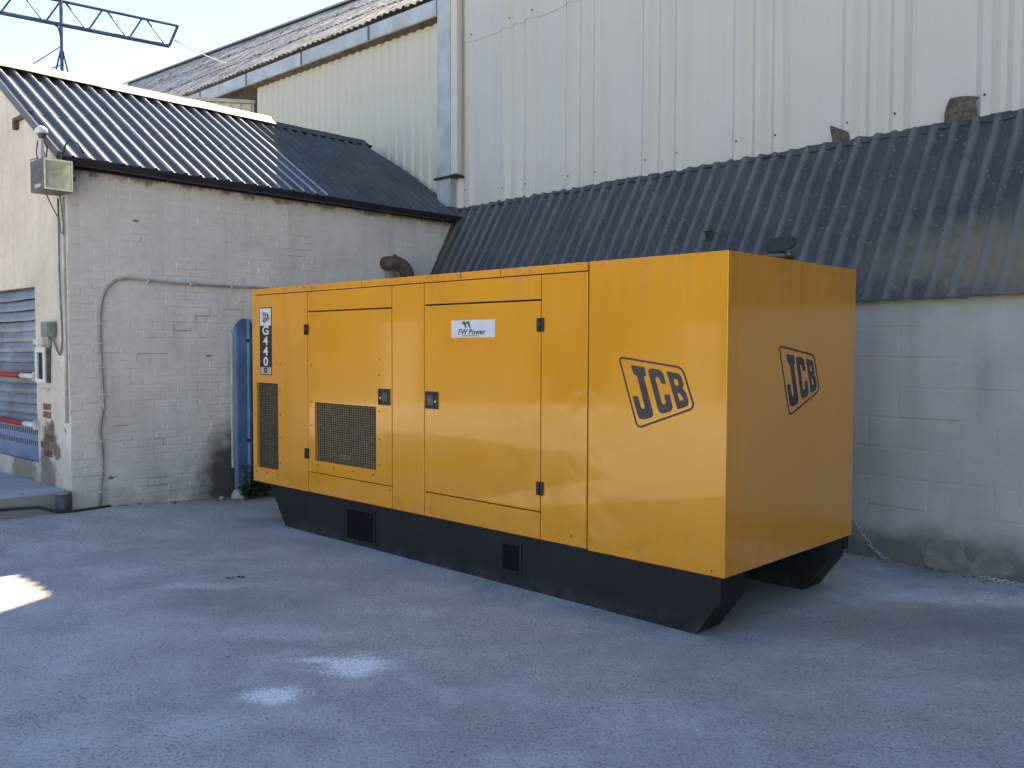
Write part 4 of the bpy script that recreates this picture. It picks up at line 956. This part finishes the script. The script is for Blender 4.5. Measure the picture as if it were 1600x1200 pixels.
# conduit on the long wall
cpts = [(0.235, -0.02, 0.075), (0.245, -0.02, 0.30), (0.262, -0.02, 0.42), (0.27, -0.02, 0.62), (0.245, -0.02, 0.80), (0.285, -0.02, 1.05), (0.275, -0.02, 1.30), (0.262, -0.02, 1.6), (0.262, -0.02, 1.85), (0.272, -0.02, 1.97), (0.30, -0.02, 2.08), (0.35, -0.02, 2.16), (0.42, -0.02, 2.21), (0.52, -0.02, 2.235), (0.70, -0.02, 2.225), (1.0, -0.02, 2.215), (1.4, -0.02, 2.21), (1.85, -0.02, 2.215), (2.4, -0.02, 2.21), (3.0, -0.02, 2.205)]
cd = thing('wall_conduit', 'bent grey conduit clipped across the white brick wall behind the generator', 'conduit', A, RZ_A)
bm = bmesh.new(); tube(bm, cpts, 0.0125, 10); obj('pipe', bm, M['conduit'], cd, True)
bm = bmesh.new(); bx(bm, -0.024, 0.024, -0.036, -0.002, -0.008, 0.008, 0.002); cl = obj('clip', bm, M['offwhite'], cd, loc=(0.262, 0, 1.62))
for (x, z) in ((0.243, 0.25), (0.262, 0.44), (0.262, 0.72), (0.277, 1.02), (0.282, 1.15), (0.27, 1.40), (0.262, 1.80)): dup(cl, cd, (x, 0, z))
for x in (0.72, 1.15, 1.6, 2.1): dup(cl, cd, (x, 0, 2.219), (0, R(90), 0))
# drain stub at the corner and hose along slab
dp = thing('drain_pipe_stub', 'short dark drain pipe stub at the slab corner', 'pipe', lwp(-0.10, -0.055, 0.0), RZ_A)
bm = bmesh.new(); tube(bm, [(0, 0, 0.05), (0, 0, 0.275)], 0.060, 18); obj('pipe', bm, simple('dark_grey_pvc', (0.075, 0.08, 0.09), 0.6), dp, True)
bm = bmesh.new(); tube(bm, [(0, 0, 0.2755), (0, 0, 0.29)], 0.066, 18); obj('rim', bm, M['pipegrey'], dp, True)
wcable('ground_hose', [(-2.5, -0.035, 0.13), (-1.6, -0.03, 0.14), (-1.0, -0.03, 0.175), (-0.6, -0.03, 0.195), (-0.3, -0.04, 0.18), (-0.20, -0.09, 0.14), (-0.05, -0.13, 0.122), (0.15, -0.10, 0.118), (0.32, -0.05, 0.11)], 0.013, M['blackcable'], 'black hose lying along the foot of the raised slab', 'hose')
# rusty elbow vent
el = thing('elbow_vent', 'rusty brown elbow vent pipe on the white wall above the generator', 'vent pipe', lwp(3.63, 0, 2.56), RZ_A)
bm = bmesh.new()
path = [(0.0, 0.0, 0.03), (0.0, -0.10, 0.03)]
for k in range(8):
    a = math.pi / 2 * k / 7; path.append((0.05 + 0.14 * math.sin(a) * 1.0 - 0.05 * 0, -0.12 - 0.06 * math.sin(a), 0.03 - 0.16 * (1 - math.cos(a))))
path.append((0.20, -0.18, -0.26))
tube(bm, path, 0.083, 20); obj('elbow', bm, M['rustpipe'], el, True)
bm = bmesh.new(); tube(bm, [(0.20, -0.18, -0.245), (0.20, -0.18, -0.27)], 0.09, 20); obj('flange', bm, M['rustpipe'], el, True)
bm = bmesh.new(); tube(bm, [(0.20, -0.18, -0.27), (0.20, -0.18, -1.2)], 0.075, 16); obj('down_pipe', bm, M['pipegrey'], el, True)
bm = bmesh.new(); tube(bm, [(0.05, -0.03, -0.08), (0.05, -0.03, -0.8)], 0.07, 16); obj('stack_pipe', bm, M['pipegrey'], el, True)
bm = bmesh.new(); tube(bm, [(0.05, -0.12, 0.11), (0.05, -0.12, 0.135)], 0.022, 8); obj('bolt', bm, M['rustpipe'], el, True)
# blue guard post
gp = thing('guard_post', 'tall blue round topped steel channel standing against the white wall', 'guard post', lwp(1.70, -0.10, 0), RZ_A)
def guard(u, t):
    hw = 0.115
    return None
bm = bmesh.new(); outl = []
zt = 1.885; hw = 0.118
for k in range(9): a = math.pi * k / 8; outl.append((hw * math.cos(a), zt - hw + hw * math.sin(a)))
outl = [(hw, 0.12)] + outl + [(-hw, 0.12)]
fv = [bm.verts.new((p_[0], 0 if p_[0] < 0.03 else 0.03, p_[1])) for p_ in outl]
bm.free(); bm = bmesh.new()
colx = [(-hw, 0.02), (-0.113, 0.016), (-0.10, 0.006), (-0.085, 0.0), (-0.05, 0.0), (-0.015, 0.0), (0.02, 0.0), (0.035, -0.02), (0.05, -0.02), (0.062, 0.012), (0.085, 0.022), (0.105, 0.03), (hw, 0.035)]
def gfn(i, t):
    x, y = colx[int(i)]; top = zt - hw + math.sqrt(max(0.0004, hw * hw - x * x)); return Vector((x, y, 0.10 + (top - 0.10) * t))
obj('channel', grid_sheet(gfn, list(range(len(colx))), lin(0, 1, 6), (0, 0.006, 0)), M['blue'], gp)
bm = bmesh.new(); tube(bm, [(0.02, -0.002, 0), (0.02, -0.026, 0)], 0.017, 10); bo = obj('bolt', bm, M['ink'], gp, True, loc=(0, 0, 1.66)); dup(bo, gp, (0, 0, 0.625))
box_obj('edge_strip', -hw - 0.02, -hw - 0.004, 0.03, 0.05, 0.35, 1.75, M['offwhite'], gp)

# ------------------------------------------------------------------ weeds, rubble, litter
def weed(loc, n, h, seed, label):
    random.seed(seed)
    t = thing('weed', label, 'plant', loc, 0, None)
    bm = bmesh.new(); st = bmesh.new()
    for k in range(n):
        a = random.uniform(0, 6.28); ln = random.uniform(0.4, 1) * h; sp_ = random.uniform(0.05, 0.6) * h
        tip = Vector((math.cos(a) * sp_, math.sin(a) * sp_, ln)); base = Vector((random.uniform(-0.03, 0.03), random.uniform(-0.03, 0.03), 0))
        mid = base.lerp(tip, 0.5) + Vector((0, 0, 0.06 * h))
        tube(st, [base, mid, tip], [0.004, 0.003, 0.0015], 4)
        for q in range(9):
            f = 0.25 + 0.75 * q / 8; p_ = base.lerp(mid, min(1, f * 2)) if f < 0.5 else mid.lerp(tip, (f - 0.5) * 2)
            b2_ = random.uniform(0, 6.28); d = Vector((math.cos(b2_), math.sin(b2_), random.uniform(-0.2, 0.6))).normalized(); s_ = random.uniform(0.04, 0.085) * (h / 0.3) ** 0.5
            e_ = d.cross(Vector((0, 0, 1))).normalized() * s_ * 0.34; upv = Vector((0, 0, 0.12 * s_))
            v0 = bm.verts.new(p_); v1 = bm.verts.new(p_ + d * s_ * 0.5 + e_ + upv); v2 = bm.verts.new(p_ + d * s_); v3 = bm.verts.new(p_ + d * s_ * 0.5 - e_ + upv)
            bm.faces.new((v0, v1, v2)); bm.faces.new((v0, v2, v3))
    obj('stem', st, M['leaf'], t); lo = obj('leaves', bm, M['leaf'], t); lo['kind'] = 'stuff'
for (x, y, n, h, sd_, lb) in ((1.80, -0.20, 46, 0.34, 3, 'bushy green weed growing at the foot of the blue post'), (1.62, -0.24, 22, 0.16, 5, 'low green weed beside the concrete lump'), (2.02, -0.30, 40, 0.26, 8, 'green weed half hidden behind the generator corner')):
    p_ = lwp(x, y, 0); weed((p_.x, p_.y, gh(p_.x, p_.y) - 0.005), n, h, sd_, lb)
random.seed(21)
def rock(bm, c, r, sq=0.6):
    m_ = bmesh.ops.create_icosphere(bm, subdivisions=2 if r > 0.03 else 1, radius=r)
    s_ = random.uniform(0, 99)
    for v in m_['verts']:
        q = 1 + 0.35 * nz(v.co.x / r * 1.1, v.co.y / r * 1.1, v.co.z / r + s_); v.co = Vector((v.co.x * q, v.co.y * q * 0.8, v.co.z * q * sq)) + c
for (x, y, r, lab) in ((1.58, -0.16, 0.085, 'pale broken concrete lump beside the blue post'), (1.42, -0.10, 0.03, 'small pale stone at the foot of the stained wall')):
    p_ = lwp(x, y, 0); bm = bmesh.new(); rock(bm, Vector((0, 0, r * 0.45)), r, 0.8)
    o = obj('concrete_lump', bm, M['pebble'], loc=(p_.x, p_.y, gh(p_.x, p_.y)), rot=(0, 0, 0.6)); tag(o, lab, 'rubble')
for (x, y, lab) in ((-0.55, 0.30, 'small pale pebble on the raised slab nearer the shutter'), (-0.38, 0.12, 'small pale pebble on the raised slab nearer its corner')):
    p_ = lwp(x, y, 0.285); bm = bmesh.new(); rock(bm, Vector((0, 0, 0.012)), 0.018, 0.8); o = obj('pebble', bm, M['pebble'], loc=p_); tag(o, lab, 'pebble')
bm = bmesh.new()
spots = []
for k in range(34):
    x = random.uniform(-4.5, 3.6); y = random.uniform(3.0, 9.2)
    if (x + 0.5) ** 2 + (y - 4.5) ** 2 < 0.3: continue
    spots.append((x, y, random.uniform(0.003, 0.008)))
for k in range(70):      # gathered along the wall foot
    u_ = random.uniform(0.0, 2.4); p_ = lwp(u_, -abs(random.gauss(0.05, 0.09)) - 0.02, 0); spots.append((p_.x, p_.y, random.uniform(0.006, 0.016)))
for k in range(60):
    u_ = random.uniform(5.3, 8.0); p_ = bwp(u_, WY - abs(random.gauss(0.03, 0.06)) - 0.02, 0); spots.append((p_.x, p_.y, random.uniform(0.005, 0.014)))
spots += [(-1.95 + 0.03 * k, 6.1 + random.uniform(-0.05, 0.05), 0.016) for k in range(4)]
for (x, y, r) in spots:
    n = random.choice((4, 5, 6)); a0 = random.uniform(0, 6.28); z = gh(x, y) + 0.004
    c = bm.verts.new((x, y, z + r * 0.5))
    vs_ = [bm.verts.new((x + r * random.uniform(0.6, 1.4) * math.cos(a0 + 6.28 * k / n), y + r * random.uniform(0.6, 1.4) * math.sin(a0 + 6.28 * k / n), z + random.uniform(0, r * 0.3))) for k in range(n)]
    for k in range(n): bm.faces.new((c, vs_[k], vs_[(k + 1) % n]))
o = obj('leaf_litter', bm, M['litter']); tag(o, 'scattered dark crumbs and dead leaves on the concrete', 'litter', kind='stuff')

# ------------------------------------------------------------------ chains by the block wall
bm = bmesh.new(); ring = []
n = 12
for k in range(n):
    a = 2 * math.pi * k / n; ring.append(Vector((0.020 * math.cos(a) if abs(math.cos(a)) < 0.1 else 0.011 * math.cos(a) + (0.009 if math.cos(a) > 0 else -0.009), 0.011 * math.sin(a), 0)))
pr = ring + [ring[0], ring[1]]
tube(bm, pr, 0.0035, 6, False)
bmesh.ops.recalc_face_normals(bm, faces=bm.faces[:]); LK = bpy.data.meshes.new('link'); bm.to_mesh(LK); bm.free(); LK.materials.append(M['chain'])
def chain(pts, label):
    t = thing('chain', label, 'chain', pts[0], 0, 'pale chains along the block wall')
    P0 = Vector(pts[0]); pts = [Vector(p_) for p_ in pts]; step = 0.031; i = 0; pos = pts[0].copy(); k = 0; seg = 0; d = 0
    out = []
    for a, b_ in zip(pts, pts[1:]):
        Ls = (b_ - a).length; q = d
        while q < Ls: out.append((a + (b_ - a) * (q / Ls), (b_ - a).normalized())); q += step
        d = q - Ls
    for k, (p_, dr) in enumerate(out):
        o = link(bpy.data.objects.new('link', LK), t); o.location = p_ - P0
        e_ = dr.to_track_quat('X', 'Z'); o.rotation_mode = 'QUATERNION'; o.rotation_quaternion = e_ @ Matrix.Rotation(R(90) * (k % 2) + random.uniform(-0.4, 0.4), 3, 'X').to_quaternion()
c0 = [bwp(u_, WY - 0.015 - dy_, z_) for (u_, dy_, z_) in ((5.62, 0.0, 0.42), (5.74, 0.0, 0.27), (5.82, 0.0, 0.17), (5.90, 0.01, 0.09), (5.99, 0.02, 0.03), (6.06, 0.04, 0.012))]
chain([tuple(p_) for p_ in c0], 'pale chain hanging down the block wall behind the generator corner')
c1 = [bwp(u_, WY - 0.03 - dy_, 0.014) for (u_, dy_) in ((6.70, 0.01), (6.82, 0.03), (6.93, 0.02), (7.05, 0.05), (7.2, 0.04), (7.4, 0.08))]
chain([tuple(p_) for p_ in c1], 'pale chain lying on the ground along the foot of the block wall')

# ------------------------------------------------------------------ lattice boom behind the low roof
TD = Vector((0.80, 0.60, 0)); TN = Vector((-0.60, 0.80, 0))
tb = thing('lattice_boom', 'blue grey steel lattice boom on a thin mast above the low roof', 'gantry', (-6.47, 13.0, 0), math.atan2(0.60, 0.80))
TB = 6.20; HT = 0.36; X0, X1 = -2.3, 1.50
def bar(name, p0, p1, r=0.017): b_ = bmesh.new(); tube(b_, [p0, p1], r, 6); return obj(name, b_, M['truss'], tb)
bar('bottom_chord', (X0, 0, TB), (X1, 0, TB), 0.022); bar('top_chord', (X0, 0.1, TB + HT), (X1 + 0.16, 0.1, TB + HT), 0.022); bar('bottom_chord', (X0, 0.30, TB + 0.07), (X1 + 0.08, 0.30, TB + 0.07), 0.013)
bar('end_post', (X1, 0, TB), (X1 + 0.16, 0.1, TB + HT), 0.022)
bay = 0.56; x = X1 - 0.06
while x - bay > X0:
    bar('lattice_bar', (x, 0, TB), (x - bay * 0.45, 0.1, TB + HT), 0.014); bar('lattice_bar', (x - bay * 0.55, 0.1, TB + HT), (x - bay + 0.04, 0, TB), 0.014)
    x -= bay
ms = bar('mast', (0, 0.02, 0), (0, 0.02, TB + HT), 0.024)
for sgn in (-1, 1): bar('mast_leg', (sgn * 0.50, 0.02, 3.6), (0, 0.02, 5.9), 0.013)
bar('mast_leg', (0.10, 0.5, 3.6), (0, 0.02, 5.9), 0.013)
bar('stay', (-1.6, 0.1, 4.5), (-0.02, 0.02, 5.88), 0.008); bar('stay', (-0.7, 0.1, 5.25), (-0.02, 0.02, 5.62), 0.008)
b_ = bmesh.new(); tube(b_, [(-0.12, 0, TB - 0.01), (-0.04, 0, TB - 0.06), (-0.01, 0, TB - 0.2), (0, 0.02, TB - 0.5)], 0.013, 6); obj('knee_brace', b_, M['truss'], tb, True)
# stay cable from boom tip to the shed roof
p0 = Vector((-6.47, 13.0, 0)) + TD * (X1 + 0.08) + Vector((0, 0, TB + 0.10))
p1 = bwp(-9.26, 1.2, rz(-9.26, 1.2) + 0.02)
bm = bmesh.new(); pts = []
for k in range(9):
    t = k / 8; q = p0.lerp(p1, t); q.z -= 0.03 * math.sin(math.pi * t); pts.append(q)
tube(bm, pts, 0.009, 6); o = obj('stay_cable', bm, M['cable'], smooth=True); tag(o, 'thin cable from the boom tip to the mossy shed roof', 'cable')

# ------------------------------------------------------------------ unseen shed added on the right to block sky light
ns = thing('shading_shed', 'unseen dark brick shed added to shade the right side of the yard', 'building', (5.9, 1.1, 0), R(-3))
M['darkbrick'] = simple('unseen_brick', (0.13, 0.09, 0.075), 0.9, 0, 0.2, 6)
box_obj('wall', 0, 6, -12, 3.2, 0, 8.0, M['darkbrick'], ns); box_obj('roof', -0.2, 6.2, -12.2, 3.4, 8.005, 8.12, M['roof_old'], ns)
for k in range(4): box_obj('window', -0.02, 0.05, -8 + 2.8 * k, -6.6 + 2.8 * k, 2.0, 3.4, M['dark'], ns)

# ------------------------------------------------------------------ unseen long building added on the left for panel reflections
ws = thing('reflected_building', 'unseen long brick building added at far left for the panels to reflect', 'building', (-19.5, -9.0, 0), 0)
box_obj('wall', -8, 0, 0, 36, 0, 5.2, M['darkbrick'], ws)
bm = bmesh.new(); v = [bm.verts.new(p_) for p_ in ((0.3, -0.3, 5.1), (0.3, 36.3, 5.1), (-4, 36.3, 7.4), (-4, -0.3, 7.4), (-8.3, -0.3, 5.1), (-8.3, 36.3, 5.1))]
for f_ in ((0, 1, 2, 3), (3, 2, 5, 4), (0, 3, 4), (1, 5, 2), (0, 4, 5, 1)): bm.faces.new([v[i] for i in f_])
obj('roof', bm, M['roof_old'], ws)
for k in range(8):
    box_obj('window', -0.01, 0.05, 1.5 + 4.3 * k, 3.7 + 4.3 * k, 1.6, 3.4, M['dark'], ws)
    box_obj('door', -0.01, 0.06, 4.2 + 4.3 * k, 5.2 + 4.3 * k, 0.0, 2.3, M['offwhite'], ws) if k % 2 else None
